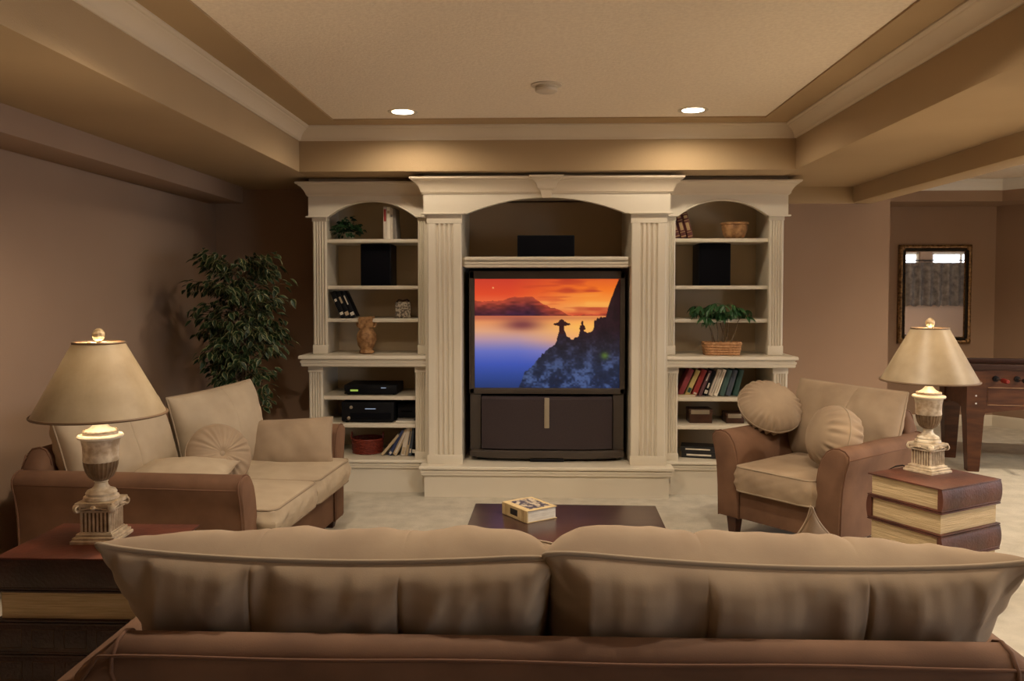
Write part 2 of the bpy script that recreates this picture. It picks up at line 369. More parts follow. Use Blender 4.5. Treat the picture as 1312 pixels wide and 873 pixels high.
# ================================================================ BUILT-IN WALL UNIT (centre surround + two bookcases)
def pilaster(x0, x1, y, z0, z1, nf, top=.06, bot=.06, th=.022, edge=None, back=.04):
    """board with nf half-round flutes cut into its front; plain blocks at head and foot, chamfered arrises"""
    g = G(); W_ = x1 - x0; e = edge if edge is not None else W_ * .14
    fw = (W_ - 2 * e) / nf; ch = .006
    za, zb = z0 + bot, z1 - top
    pts = [(x0, y + back), (x0, y + ch), (x0 + ch, y)]
    for i in range(nf):
        a = x0 + e + fw * i + fw * .14; b_ = x0 + e + fw * (i + 1) - fw * .14; dp = min(.016, (b_ - a) * .8)
        for k in range(5):
            t = k / 4; pts.append((a + (b_ - a) * t, y + dp * math.sin(PI * t)))
    pts += [(x1 - ch, y), (x1, y + ch), (x1, y + back)]
    g.rings([[(px, py, za) for px, py in pts], [(px, py, zb) for px, py in pts]])
    g.box(x0 - .004, x1 + .004, y - .001, y + back, z0, za, .002); g.box(x0 - .004, x1 + .004, y - .001, y + back, zb, z1, .002)
    return g
def arch_board(x0, x1, a0, a1, zs, za, zt, y0, y1, n=28):
    """frieze board with an elliptical arch cut between a0 and a1: spring height zs, crown height za"""
    xs = [x0, a0] + [a0 + (a1 - a0) * i / n for i in range(1, n)] + [a1, x1]
    c = (a0 + a1) / 2; hw = (a1 - a0) / 2; rise = za - zs; Rr = (hw * hw + rise * rise) / (2 * rise)
    def zz(x):
        if x <= a0 or x >= a1: return zs
        return zs + math.sqrt(max(0, Rr * Rr - (x - c) ** 2)) - (Rr - rise)
    g = G()
    g.rings([[(x, y0, zz(x)), (x, y0, zt), (x, y1, zt), (x, y1, zz(x))] for x in xs])
    return g, [(x, zz(x)) for x in xs]
def lip(g, x0, x1, y, z0, z1, ret0, ret1, pr, yb):
    """moulded edge along the front with optional returns at the ends"""
    h = z1 - z0
    prof = [(0, z0), (pr * .35, z0), (pr * .55, z0 + h * .10), (pr * .55, z0 + h * .30), (pr * .72, z0 + h * .36), (pr * .72, z0 + h * .52),
            (pr * .45, z0 + h * .58), (pr * .5, z0 + h * .66), (pr, z0 + h * .72), (pr, z0 + h * .92), (pr * .9, z1), (0, z1)]
    path = []
    if ret1: path.append((x1, yb))
    path += [(x1, y), (x0, y)]
    if ret0: path.append((x0, yb))
    prof = [(o - (0.0), z) for o, z in prof]
    g.sweepx(prof, path)          # travelling in -X: left normal is -Y, outwards
    return g

CX = 0.052
BK = 6.395
tv_sur = thing('tv_surround', 'cream built-in television surround with fluted pilasters and a low arch, between the two bookcases', 'cabinet', (CX, 6.0, 0))
def W(g, name, parent, m='cream', label=None, smooth=30): return g.obj(name, M[m], parent, smooth=smooth, world=True, label=label)
g = B(-.783, .887, 5.56, BK, 0, .155); lip(g, -.783, .887, 5.56, .148, .216, True, True, .032, 6.0); g.box(-.783, .887, 5.56, BK, .15, .216)
W(g, 'plinth', tv_sur)
W(pilaster(-.763, -.528, 5.615, .216, 1.943, 4, .065, .065, edge=.050), 'pilaster', tv_sur)
W(pilaster(.632, .867, 5.615, .216, 1.943, 4, .065, .065, edge=.050), 'pilaster', tv_sur)
W(B(-.783, -.53, 5.65, BK, .216, 2.07), 'side_wall', tv_sur); W(B(.634, .887, 5.65, BK, .216, 2.07), 'side_wall', tv_sur)
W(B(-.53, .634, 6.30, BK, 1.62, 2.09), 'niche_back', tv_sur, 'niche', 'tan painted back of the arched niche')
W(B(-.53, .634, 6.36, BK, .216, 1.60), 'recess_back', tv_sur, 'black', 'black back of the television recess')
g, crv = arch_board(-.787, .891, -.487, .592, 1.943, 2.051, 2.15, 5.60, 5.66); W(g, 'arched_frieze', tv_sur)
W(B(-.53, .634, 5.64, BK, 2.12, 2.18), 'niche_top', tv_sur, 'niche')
W(B(-.803, -.503, 5.585, 5.62, 1.938, 1.950, .003), 'necking_bead', tv_sur); W(B(.607, .907, 5.585, 5.62, 1.938, 1.950, .003), 'necking_bead', tv_sur)
g = G(); g.sweepx(crown_prof(2.077, 2.186, .085), [(.891, 6.2), (.891, 5.60), (-.787, 5.60), (-.787, 6.2)]); g.box(-.787, .891, 5.60, 6.3, 2.10, 2.186)
W(g, 'crown_moulding', tv_sur, 'crown', smooth=22)
g = G(); g.rings([[(CX - .028, 5.565, 2.045), (CX + .028, 5.565, 2.045), (CX + .028, 5.61, 2.045), (CX - .028, 5.61, 2.045)],
                  [(CX - .045, 5.555, 2.105), (CX + .045, 5.555, 2.105), (CX + .045, 5.61, 2.105), (CX - .045, 5.61, 2.105)]])
g.sweepx(crown_prof(2.100, 2.188, .07), [(CX + .045, 5.6), (CX + .045, 5.555), (CX - .045, 5.555), (CX - .045, 5.6)]); g.box(CX - .045, CX + .045, 5.555, 5.62, 2.10, 2.188)
W(g, 'keystone', tv_sur, 'crown', smooth=22)
W(B(-.787, .891, 5.60, 5.66, 2.186, 2.2095), 'gap_filler', tv_sur, 'soffit')  # added in soffit colour to hide the dark gap over the crown
g = B(-.53, .634, 5.665, 6.30, 1.585, 1.648); lip(g, -.508, .612, 5.665, 1.575, 1.650, False, False, .035, 5.7); W(g, 'moulded_shelf', tv_sur)

def bookcase(side, label):
    s_ = side   # -1 left, +1 right; outer edge at CX + s*1.678
    def X(a, b_):   # distances from the unit's centre line
        p, q = CX + s_ * a, CX + s_ * b_; return (min(p, q), max(p, q))
    t = thing('bookcase', label, 'bookcase', (CX + s_ * 1.26, 6.0, 0))
    x0, x1 = X(.835, 1.672)
    g = B(x0, x1, 5.69, BK, 0, .18); lip(g, x0, x1, 5.69, .168, .232, False, False, .028, 6); g.box(x0, x1, 5.69, BK, .17, .232); W(g, 'plinth', t)
    W(pilaster(*X(1.575, 1.672), 5.715, .232, .886, 4, .045, .05, edge=.014), 'pilaster', t)
    W(pilaster(*X(.835, .918), 5.715, .232, .886, 4, .045, .05, edge=.010), 'pilaster', t)
    W(B(*X(1.59, 1.672), 5.74, BK, .232, .90), 'side_panel', t); W(B(*X(.835, .905), 5.74, BK, .232, .90), 'side_panel', t)
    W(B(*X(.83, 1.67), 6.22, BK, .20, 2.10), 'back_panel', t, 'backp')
    # counter
    a, b_ = X(.835, 1.69)
    g = B(a, b_, 5.675, BK, .892, .962)
    lip(g, a, b_, 5.675, .886, .964, s_ < 0, s_ > 0, .034, 6.35); W(g, 'counter', t)
    # upper part
    W(pilaster(*X(1.562, 1.660), 5.80, .964, 1.938, 4, .03, .065, edge=.012), 'pilaster', t)
    W(pilaster(*X(.835, .908), 5.80, .964, 1.938, 4, .03, .065, edge=.010), 'pilaster', t)
    W(B(*X(1.578, 1.660), 5.83, BK, .964, 2.12), 'side_panel', t); W(B(*X(.835, .900), 5.83, BK, .964, 2.12), 'side_panel', t)
    f0, f1 = X(.837, 1.684); a0, a1 = X(.925, 1.545)
    g, crv = arch_board(f0, f1, a0, a1, 1.940, 2.047, 2.15, 5.785, 5.84); W(g, 'arched_frieze', t)
    g = G(); g.tube([(x, 5.785, z + .004) for x, z in crv[1:-1]], .006, 6); W(g, 'arch_bead', t)
    for e in (X(.845, .925), X(1.545, 1.70)): W(B(*e, 5.765, 5.80, 1.934, 1.945, .003), 'necking_bead', t)
    g = G(); pth = [(f1, 6.2), (f1, 5.785), (f0, 5.785)] if s_ > 0 else [(f1, 5.785), (f0, 5.785), (f0, 6.2)]
    g.sweepx(crown_prof(2.085, 2.180, .075), pth); g.box(f0, f1, 5.785, 6.3, 2.10, 2.180); W(g, 'crown_moulding', t, 'crown', smooth=22)
    W(B(*X(.84, 1.66), 5.83, 6.25, 2.12, 2.16), 'top_panel', t)
    W(B(*X(.845, 1.68), 5.79, 5.85, 2.18, 2.2095), 'gap_filler', t, 'soffit')  # added soffit-coloured filler covering the dark gap up to the soffit
    # shelves
    for z in (1.786, 1.453, 1.217):
        W(B(*X(.895, 1.585), 5.835, 6.225, z - .027, z, .008), 'shelf', t)
    for z in (.672, .474):
        W(B(*X(.90, 1.595), 5.745, 6.225, z - .030, z, .008), 'shelf', t)
    return t
bookcase(-1, 'cream built-in bookcase left of the television, with arched top and fluted edges')
bookcase(1, 'cream built-in bookcase right of the television, with arched top and fluted edges')

# ================================================================ TELEVISION
tv = thing('television', 'large dark rear-projection television showing a sunset lake, in the arched cream surround', 'television', (.0585, 6.0, .216))
x0, x1 = -.488, .605
W(B(x0 + .03, x1 - .03, 5.86, 6.33, .27, 1.53, .02), 'cabinet_body', tv, 'black')
g = G()   # bezel: four bevelled rails
sx0, sx1, sz0, sz1 = -.453, .573, .727, 1.503
g.box(x0, sx0 + .004, 5.745, 5.87, .69, 1.555, .006); g.box(sx1 - .004, x1, 5.745, 5.87, .69, 1.555, .006)
g.box(x0, x1, 5.745, 5.87, sz1 - .004, 1.555, .006); g.box(x0, x1, 5.745, 5.87, .69, sz0 + .004, .006)
W(g, 'bezel', tv, 'bezel')
# screen picture as a fine grid of vertex colours on the flat screen
NX, NY = 260, 196
uu, vv_ = np.meshgrid(np.linspace(0, 1, NX + 1), np.linspace(0, 1, NY + 1))
rng = np.random.RandomState(3)
def vnoise(u, v, fx, fy, seed):
    r = np.random.RandomState(seed); gx = r.rand(int(fy) + 3, int(fx) + 3)
    x = u * fx; y = v * fy; xi = x.astype(int); yi = y.astype(int); fxx = x - xi; fyy = y - yi
    fxx = fxx * fxx * (3 - 2 * fxx); fyy = fyy * fyy * (3 - 2 * fyy)
    return (gx[yi, xi] * (1 - fxx) + gx[yi, xi + 1] * fxx) * (1 - fyy) + (gx[yi + 1, xi] * (1 - fxx) + gx[yi + 1, xi + 1] * fxx) * fyy
def interp(t, keys):
    xs = [k[0] for k in keys]; return np.stack([np.interp(t, xs, [k[1][c] for k in keys]) for c in range(3)], -1)
def mixc(a, b_, t): return a * (1 - t[..., None]) + b_ * t[..., None]
u, v = uu, vv_
skyL = interp(v, [(0, (205, 62, 44)), (.14, (226, 74, 40)), (.22, (236, 104, 60)), (.34, (214, 84, 50))])
skyR = interp(v, [(0, (226, 96, 40)), (.10, (245, 118, 36)), (.20, (250, 150, 60)), (.27, (252, 176, 86)), (.34, (222, 84, 52))])
img = mixc(skyL, skyR, np.clip((u - .25) * 1.9, 0, 1))
n1 = vnoise(u + .25 * v, v, 5, 26, 5) * .6 + vnoise(u, v, 11, 60, 6) * .4
cl = np.clip((n1 - .52) * 4, 0, 1) * np.clip((u - .2) * 2.2, 0, 1) * (v < .34)
img = mixc(img, np.array([178, 52, 36.]) * np.ones_like(img), cl * .75)
hl = np.clip((vnoise(u + .2 * v, v, 6, 22, 9) - .55) * 4, 0, 1) * np.clip((u - .35) * 3, 0, 1) * np.exp(-((v - .24) / .07) ** 2)
img = mixc(img, np.array([255, 196, 96.]) * np.ones_like(img), hl * .8)
wat = interp(v, [(.338, (208, 108, 74)), (.40, (232, 150, 96)), (.48, (226, 164, 128)), (.56, (180, 146, 166)), (.66, (104, 112, 190)), (.78, (62, 84, 176)), (.9, (44, 68, 140)), (1, (34, 54, 108))])
watR = interp(v, [(.338, (246, 152, 80)), (.44, (255, 186, 90)), (.56, (244, 170, 110)), (.66, (150, 130, 180)), (.8, (62, 84, 170)), (1, (34, 54, 108))])
wat = mixc(wat, watR, np.clip((u - .3) * 2.4, 0, 1))
rf = np.exp(-((u - .33) / .13) ** 2) * np.exp(-((v - .42) / .055) ** 2)
wat = mixc(wat, np.array([110, 50, 60.]) * np.ones_like(wat), np.clip(rf * .85 + np.exp(-((v - .36) / .02) ** 2) * .2, 0, 1))
img = np.where((v > .338)[..., None], wat, img)
mt = np.interp(u, [0, .05, .10, .14, .20, .24, .28, .33, .36, .40, .42, .45, .47, .52, .58, .64, .72, .85, 1], [.195, .205, .212, .208, .20, .178, .165, .17, .163, .17, .18, .215, .235, .26, .285, .333, .335, .322, .31])
mt = mt + (vnoise(u, v * 0, 40, 1, 8) - .5) * .012
mm = (v > mt) & (v <= .338)
mc = interp(np.clip((v - mt) / .15, 0, 1), [(0, (170, 66, 44)), (.35, (134, 52, 44)), (.6, (92, 36, 44)), (1, (58, 26, 48))])
mc = mc * (0.8 + .4 * vnoise(u, v, 30, 60, 10))[..., None]
img = np.where(mm[..., None], mc, img)
cx_ = [.30, .345, .406, .467, .52, .555, .566, .57, .588, .60, .615, .636, .66, .69, .715, .725, .74, .76, .775, .80, .82, .824, .86, .903, .915, .94, .964, .99, 1.0]
cy_ = [1.02, .855, .782, .686, .629, .610, .56, .53, .455, .45, .47, .524, .552, .545, .524, .47, .455, .475, .49, .485, .45, .375, .36, .338, .27, .165, .09, .01, 0]
ct = np.interp(u, cx_, cy_) + (vnoise(u, v * 0, 90, 1, 12) - .5) * .022
rock = v > ct
rr = vnoise(u + .1 * v, v, 15, 14, 13) * .4 + vnoise(u, v, 34, 30, 15) * .3 + vnoise(u, v, 80, 70, 14) * .3
rb = np.clip((rr - .45) * 3.6, 0, 1) * np.clip((v - .5) * 2.6, 0, 1)
rk = interp(v, [(0, (30, 12, 14)), (.45, (40, 20, 28)), (.6, (38, 32, 44)), (.8, (38, 46, 72)), (1, (26, 38, 70))]) * (.55 + .9 * rr)[..., None]
rk = mixc(rk, np.array([104, 128, 182.]) * np.ones_like(rk), rb * .5)
gspot = np.exp(-(((u - .895) / .025) ** 2 + ((v - .70) / .03) ** 2)); rk = mixc(rk, np.array([90, 120, 40.]) * np.ones_like(rk), gspot * .8)
img = np.where(rock[..., None], rk, img)
def blob(cu, cv, ru, rv): return ((u - cu) / ru) ** 2 + ((v - cv) / rv) ** 2 < 1
ca = blob(.602, .415, .058, .016) | blob(.60, .385, .016, .014) | ((abs(u - .60) < .017) & (v > .41) & (v < .5)) | blob(.604, .40, .03, .014)
ca |= blob(.742, .435, .017, .014) | blob(.742, .405, .008, .022) | blob(.742, .455, .022, .016)
img = np.where(ca[..., None], np.array([52, 22, 24.]), img)
img = mixc(img, np.array([255, 190, 120.]) * np.ones_like(img), np.clip(1.2 * np.exp(-(((u - .13) / .005) ** 2 + ((v - .085) / .0065) ** 2)), 0, 1))
img = np.clip(img, 0, 255) / 255.
limg = np.where(img <= .04045, img / 12.92, ((img + .055) / 1.055) ** 2.4)
gx = sx0 + (sx1 - sx0) * u; gz = sz1 + (sz0 - sz1) * v
me = bpy.data.meshes.new('screen')
ids = np.arange((NX + 1) * (NY + 1)).reshape(NY + 1, NX + 1)
fc = np.stack([ids[:-1, :-1], ids[1:, :-1], ids[1:, 1:], ids[:-1, 1:]], -1).reshape(-1, 4)
pts = np.stack([gx.ravel() - tv.location.x, np.full(gx.size, 5.765 - tv.location.y), gz.ravel() - tv.location.z], -1)
me.from_pydata(pts.tolist(), [], fc.tolist())
at_ = me.color_attributes.new('picture', 'FLOAT_COLOR', 'POINT')
at_.data.foreach_set('color', np.concatenate([limg.reshape(-1, 3), np.ones((limg.size // 3, 1))], 1).astype(np.float32).ravel())
m = bpy.data.materials.new('screen_picture'); m.use_nodes = True; nt = m.node_tree
b_ = nt.nodes['Principled BSDF']; an = nt.nodes.new('ShaderNodeVertexColor'); an.layer_name = 'picture'
b_.inputs['Base Color'].default_value = (.01, .01, .01, 1); b_.inputs['Roughness'].default_value = .45; b_.inputs['Specular IOR Level'].default_value = .15
nt.links.new(an.outputs[0], b_.inputs['Emission Color']); b_.inputs['Emission Strength'].default_value = .93
me.materials.append(m)
so = bpy.data.objects.new('screen', me); COL.objects.link(so); so.parent = tv; so['label'] = 'screen with orange sunset sky, blue lake and rocky cliff'
# lower cabinet
g = G()
def bowed(z, off, a, b_, n=12, bow=.05, yb=6.0, y=5.74):
    f = [(a + (b_ - a) * i / n, y + off - bow * (1 - (2 * i / n - 1) ** 4), z) for i in range(n + 1)]
    return f + [(b_, yb, z), (a, yb, z)]
g.rings([bowed(.236, .02, x0 + .03, x1 - .03), bowed(.250, 0, x0 + .005, x1 - .005), bowed(.285, 0, x0 + .005, x1 - .005), bowed(.296, .015, x0 + .02, x1 - .02)])
W(g, 'pedestal', tv, 'bezel')
for e in ((-.06, .18, 5.70, 5.9), (x0 + .05, x0 + .2, 5.8, 6.2), (x1 - .2, x1 - .05, 5.8, 6.2)): W(B(*e, .217, .240, .006), 'foot', tv, 'black')
W(B(x0 + .004, x0 + .082, 5.765, 5.95, .29, .69, .008), 'side_pillar', tv, 'bezel'); W(B(x1 - .082, x1 - .004, 5.765, 5.95, .29, .69, .008), 'side_pillar', tv, 'bezel')
g = G(); rs = []
for z, o in [(.300, .012), (.306, 0), (.655, 0), (.672, .020)]: rs.append(bowed(z, o, x0 + .088, x1 - .088, y=5.735, bow=.03, yb=5.93))
g.rings(rs); W(g, 'speaker_grille', tv, 'grille')
W(B(.041, .076, 5.697, 5.72, .455, .668, .004), 'badge_strip', tv, 'silver', 'champagne metal strip in the middle of the grille')

# ================================================================ THINGS ON THE SHELVES
def box_speaker(x0, x1, y0, y1, z0, z1, label, name='speaker'):
    t = thing(name, label, 'speaker', ((x0 + x1) / 2, (y0 + y1) / 2, z0), 0)
    W(B(x0, x1, y0 + .012, y1, z0, z1, .006), 'cabinet', t, 'black'); W(B(x0 + .006, x1 - .006, y0, y0 + .014, z0 + .006, z1 - .006, .005), 'grille', t, 'cloth')
    return t
box_speaker(-1.290, -1.068, 5.90, 6.15, 1.453, 1.754, 'tall black loudspeaker on the second shelf of the left bookcase')
box_speaker(1.145, 1.372, 5.90, 6.15, 1.453, 1.754, 'tall black loudspeaker on the second shelf of the right bookcase')
box_speaker(-.150, .252, 5.76, 6.02, 1.650, 1.806, 'wide black centre loudspeaker on the ledge above the television')

def book(label, w_, h_, d_, col, loc, ry=0.0, rz=0.0, rx=0.0, group=None, band=None, flat=False, cat='book'):
    """upright book: thickness w_ along x, height h_ along z, depth d_ away from the viewer; origin at the middle of the foot of the spine"""
    t = thing('book', label, cat, (loc[0], loc[1], loc[2] + w_ / 2 * math.sin(abs(ry))), rz, group, rx, ry)
    cm = M[col] if col in M else BC[col]
    c = .0025
    g = G(); g.box(-w_ / 2, -w_ / 2 + c, .002, d_, 0, h_, .0008); g.box(w_ / 2 - c, w_ / 2, .002, d_, 0, h_, .0008)
    n = 6; rs = []
    for z in (0, h_): rs.append([(-w_ / 2 + w_ * i / n, -w_ * .12 * math.sin(PI * i / n), z) for i in range(n + 1)] + [(w_ / 2, .004, z), (-w_ / 2, .004, z)])
    g.rings(rs); g.obj('cover', cm, t, smooth=40)
    B(-w_ / 2 + c, w_ / 2 - c, .004, d_ - .004, .003, h_ - .003).obj('page_block', M['pages'], t, smooth=0)
    if band:
        g = G()
        for (za, zb, bw) in band[1]:
            hw = w_ * bw / 2; g.box(-hw, hw, -w_ * .12 - .0012, -w_ * .04, h_ * za, h_ * zb)
        g.obj('spine_label', BC[band[0]] if band[0] in BC else M[band[0]], t, smooth=0)
    return t
for nm, c in [('white', (.55, .50, .42)), ('red', (.30, .03, .025)), ('crimson', (.24, .035, .04)), ('yellow', (.50, .38, .14)), ('black', (.012, .011, .012)),
              ('navy', (.025, .035, .09)), ('teal', (.05, .10, .09)), ('green', (.02, .06, .05)), ('brown', (.10, .04, .025)), ('tanb', (.42, .32, .20)),
              ('grey', (.20, .18, .16)), ('slate', (.06, .075, .10)), ('maroon', (.09, .018, .014)), ('plum', (.12, .05, .06)), ('goldf', (.36, .24, .11)), ('ivory', (.62, .56, .46))]:
    bookmat(nm, c)
Yf = 5.87
TS = 'books on the top shelf of the left bookcase'
book('white upright book with a red spine panel, on the top shelf of the left bookcase', .026, .235, .17, 'white', (-1.105, Yf + .02, 1.786), band=('red', [(.55, .92, .62)]), group=TS)
book('slim white book just right of the red-labelled book on the left top shelf', .022, .233, .17, 'ivory', (-1.080, Yf + .02, 1.786), band=('tanb', [(.80, .88, .7)]), group=TS)
book('slim white book, third from the left on the left top shelf', .018, .222, .17, 'white', (-1.058, Yf + .02, 1.786), band=('grey', [(.72, .80, .7)]), group=TS)
book('grey book at the right end of the white books on the left top shelf', .024, .225, .17, 'grey', (-1.030, Yf + .03, 1.786), ry=R(-4), group=TS)
LS = 'leaning dark paperbacks on the third shelf of the left bookcase'
for i, (x, lb, bnd) in enumerate([(-1.408, 'leftmost of three black books leaning left on the third shelf of the left bookcase', ('ivory', [(.10, .20, .7), (.62, .72, .5)])),
                                  (-1.370, 'middle of three black books leaning left on the third shelf of the left bookcase', ('tanb', [(.08, .22, .8), (.55, .80, .4)])),
                                  (-1.332, 'rightmost of three black books leaning left on the third shelf of the left bookcase', ('ivory', [(.08, .20, .8), (.5, .85, .25)]))]):
    book(lb, .034, .200, .13, 'black', (x, Yf, 1.2185), ry=R(-24), band=bnd, group=LS)
fr = thing('photo_cube', 'small printed photo block on the third shelf of the left bookcase', 'ornament', (-.985, 5.93, 1.217), R(8))
B(-.055, .055, -.03, .03, 0, .118, .004).obj('block', M['photo'], fr, smooth=30)
B(-.044, .044, -.034, -.028, .012, .085).obj('picture', M['photo'], fr, smooth=0)
g = G(); g.tube([(-.045, 0, .118), (-.03, -.006, .132), (0, 0, .126), (.03, .006, .134), (.046, 0, .12)], .007, 6); g.obj('top_ornament', M['boxw'], fr)

# carved wooden vase on the left counter
vz = thing('carved_vase', 'carved brown wooden vase with a square neck on the counter of the left bookcase', 'vase', (-1.238, 5.86, .964))
def vmod(a, z): return 1 + .035 * math.sin(7 * a + z * 60) + .02 * math.sin(13 * a - z * 90)
g = G().lathe([(.040, 0), (.052, .004), (.052, .02), (.044, .03), (.060, .06), (.071, .10), (.070, .13), (.060, .155), (.050, .17), (.047, .185)], 28, mod=vmod)
g.obj('body', M['carved'], vz, smooth=50)
g = G(); rs = []
for z, s_ in [(.178, .044), (.20, .050), (.225, .046), (.252, .050), (.262, .048), (.262, .030), (.24, .028)]:
    rs.append([(s_ * sx * 1.05, s_ * sy * .8, z + (.006 if sx > 0 else 0)) for sx, sy in [(-1, -1), (0, -1.08), (1, -1), (1.06, 0), (1, 1), (0, 1.08), (-1, 1), (-1.06, 0)]])
g.rings(rs); g.obj('neck', M['carved'], vz, smooth=50)
for sx in (-1, 1): G().tube([(sx * .052, 0, .245), (sx * .068, 0, .235), (sx * .066, 0, .205), (sx * .055, 0, .19)], .009, 6).obj('handle', M['carved'], vz)

# electronics, left lower shelves
dv = thing('dvd_player', 'slim black disc player with a green display on the upper lower-left shelf', 'media player', (-1.195, 5.95, .672))
W(B(-1.385, -1.01, 5.78, 6.08, .680, .745, .004), 'case', dv, 'black')
W(B(-1.34, -1.285, 5.776, 5.785, .700, .712), 'display', dv, 'disp', 'small green display'); W(B(-1.12, -1.085, 5.776, 5.785, .722, .727), 'logo_light', dv, 'disw')
for x in (-1.36, -1.035):
    for y in (5.82, 6.04): W(G().lathe([(.012, 0), (.012, .01)], 10, (x, y, .672)), 'foot', dv, 'black')
rc = thing('receiver', 'black audio receiver with two knobs on the middle lower-left shelf', 'receiver', (-1.20, 5.95, .474))
W(B(-1.405, -1.03, 5.78, 6.12, .484, .622, .005), 'case', rc, 'black'); W(B(-1.235, -1.16, 5.776, 5.784, .572, .577), 'display', rc, 'disw')
W(B(-1.34, -1.05, 5.772, 5.783, .500, .545, .003), 'front_flap', rc, 'cloth')
for x, z in [(-1.335, .585), (-1.352, .508)]:
    g = G(); g.lathe([(.012, 0), (.011, .014), (.006, .016)], 14); g.xf(Matrix.Translation((x, 5.782, z)) @ Matrix.Rotation(R(90), 4, 'X')); W(g, 'knob', rc, 'silver')
for x in (-1.375, -1.06):
    for y in (5.83, 6.06): W(G().lathe([(.014, 0), (.014, .012)], 10, (x, y, .474)), 'foot', rc, 'black')
sb = thing('set_top_box', 'small black box beside the receiver on the middle lower-left shelf', 'media box', (-.945, 5.98, .474)); W(B(-1.015, -.885, 5.86, 6.1, .500, .600, .005), 'case', sb, 'black'); W(B(-.99, -.91, 5.856, 5.866, .54, .552), 'front_strip', sb, 'cloth')
tag(B(-1.02, -.878, 5.80, 6.02, .4745, .486, .002).obj('magazine', M['pages'], smooth=0), 'thin pale magazines lying under the small black box', 'magazine')
tag(B(-1.01, -.885, 5.80, 6.0, .4865, .4985, .002).obj('magazine', BC['grey'], smooth=0), 'grey magazine lying on the pale magazines under the small black box', 'magazine')

def wicker_basket(t, ax, ay, h, m, flare=1.08, rows=9, stakes=26, rect=False, loops=()):
    """woven rows of coil threading in and out of upright stakes"""
    g = G(); n = 52
    def pt(a, z, off):
        f = 1 + (flare - 1) * z / h; ca, sa = math.cos(a), math.sin(a)
        if rect:
            e = .38; ca = math.copysign(abs(ca) ** e, ca); sa = math.copysign(abs(sa) ** e, sa)
        return ((ax * f + off) * ca, (ay * f + off) * sa, z)
    rh = h / rows
    for i in range(rows):
        z = rh * (i + .5); g.tube([pt(2 * PI * j / n, z, .0022 * math.sin(2 * PI * j / n * stakes / 2 + PI * i)) for j in range(n)], rh * .48, 5, closed=True)
    g.obj('weave', M[m], t, smooth=60)['kind'] = 'stuff'
    g = G()
    for k in range(stakes):
        a = 2 * PI * k / stakes; g.tube([pt(a, 0, .002 if rect else 0), pt(a, h * 1.0, .002 if rect else 0)], .0045 if rect else .0028, 5)
    so_ = g.obj('stake', M[m], t, smooth=60); so_['kind'] = 'stuff'
    G().tube([pt(2 * PI * j / n, h, 0) for j in range(n)], .0055, 6, closed=True).obj('rim', M[m], t)
    G().lathe([(min(ax, ay) * .97, .003), (min(ax, ay) * .97, .006)], 20).xf(Matrix.Diagonal((ax / min(ax, ay), ay / min(ax, ay), 1, 1))).obj('base', M[m], t)
    for (a, hh) in loops:
        p = Vector(pt(a, h, 0)); d = Vector((-math.sin(a), math.cos(a), 0))
        G().tube([p - d * .035, p - d * .033 + Vector((0, 0, hh * .7)), p + Vector((0, 0, hh)), p + d * .033 + Vector((0, 0, hh * .7)), p + d * .035], .005, 6).obj('handle', M[m], t)
bk = thing('basket', 'round dark red wicker basket with raised handles on the bottom left shelf', 'basket', (-1.250, 5.93, .234))
wicker_basket(bk, .105, .10, .105, 'wickerr', loops=((.1, .045), (PI + .1, .045)))

# leaning books, bottom-left
LB = 'books leaning on the bottom shelf of the left bookcase'
for x, w_, h_, ry, col, bnd, lb in [
    (-1.120, .020, .185, 40, 'tanb', None, 'tan book leaning furthest, leftmost in the bottom left row'),
    (-1.068, .022, .205, 30, 'navy', ('ivory', [(.06, .14, .7)]), 'navy book second from the left in the bottom left row'),
    (-1.030, .030, .200, 26, 'tanb', ('white', [(.08, .9, .3)]), 'thick tan book third from the left in the bottom left row'),
    (-.972, .030, .205, 12, 'white', ('tanb', [(.05, .3, .7)]), 'whitish book fourth from the left in the bottom left row'),
    (-.944, .018, .200, 10, 'tanb', ('slate', [(.4, .9, .4)]), 'slim pale tan book fifth in the bottom left row'),
    (-.920, .022, .205, 8, 'slate', ('ivory', [(.1, .25, .5)]), 'slate blue book second from the right in the bottom left row'),
    (-.893, .030, .205, 5, 'black', ('ivory', [(.10, .22, .8)]), 'black book with a white label at the right end of the bottom left row')]:
    book(lb, w_, h_, .15, col, (x, 5.80, .2345), ry=R(ry), band=bnd, group=LB)

# right bookcase: three dark red bound volumes leaning left on the top shelf
for i, (x, lb) in enumerate([(.985, 'leftmost of three maroon gilt-tooled books leaning on the right top shelf'), (1.032, 'middle of three maroon gilt-tooled books leaning on the right top shelf'), (1.079, 'rightmost of three maroon gilt-tooled books leaning on the right top shelf')]):
    book(lb, .040, .185, .13, 'maroon', (x, Yf, 1.787), ry=R(-15), group='maroon bound volumes on the right top shelf', band=('goldf', [(.05, .08, .95), (.22, .24, .95), (.30, .60, .55), (.68, .70, .95), (.78, .88, .6), (.94, .97, .95)]))
bw = thing('carved_bowl', 'round carved wooden bowl with a flat rim on the top shelf of the right bookcase', 'bowl', (1.405, 5.95, 1.786))
G().lathe([(.05, 0), (.062, .004), (.078, .03), (.090, .07), (.092, .095), (.086, .105), (.076, .105), (.08, .09), (.07, .04), (.04, .02), (.0, .018)], 32, mod=lambda a, z: 1 + .022 * math.sin(9 * a + z * 50)).obj('body', M['carved'], bw, smooth=50)
G().lathe([(.084, .104), (.098, .104), (.100, .110), (.098, .117), (.084, .117), (.082, .110), (.084, .104)], 32, cap=False).obj('rim', M['carved'], bw, smooth=50)
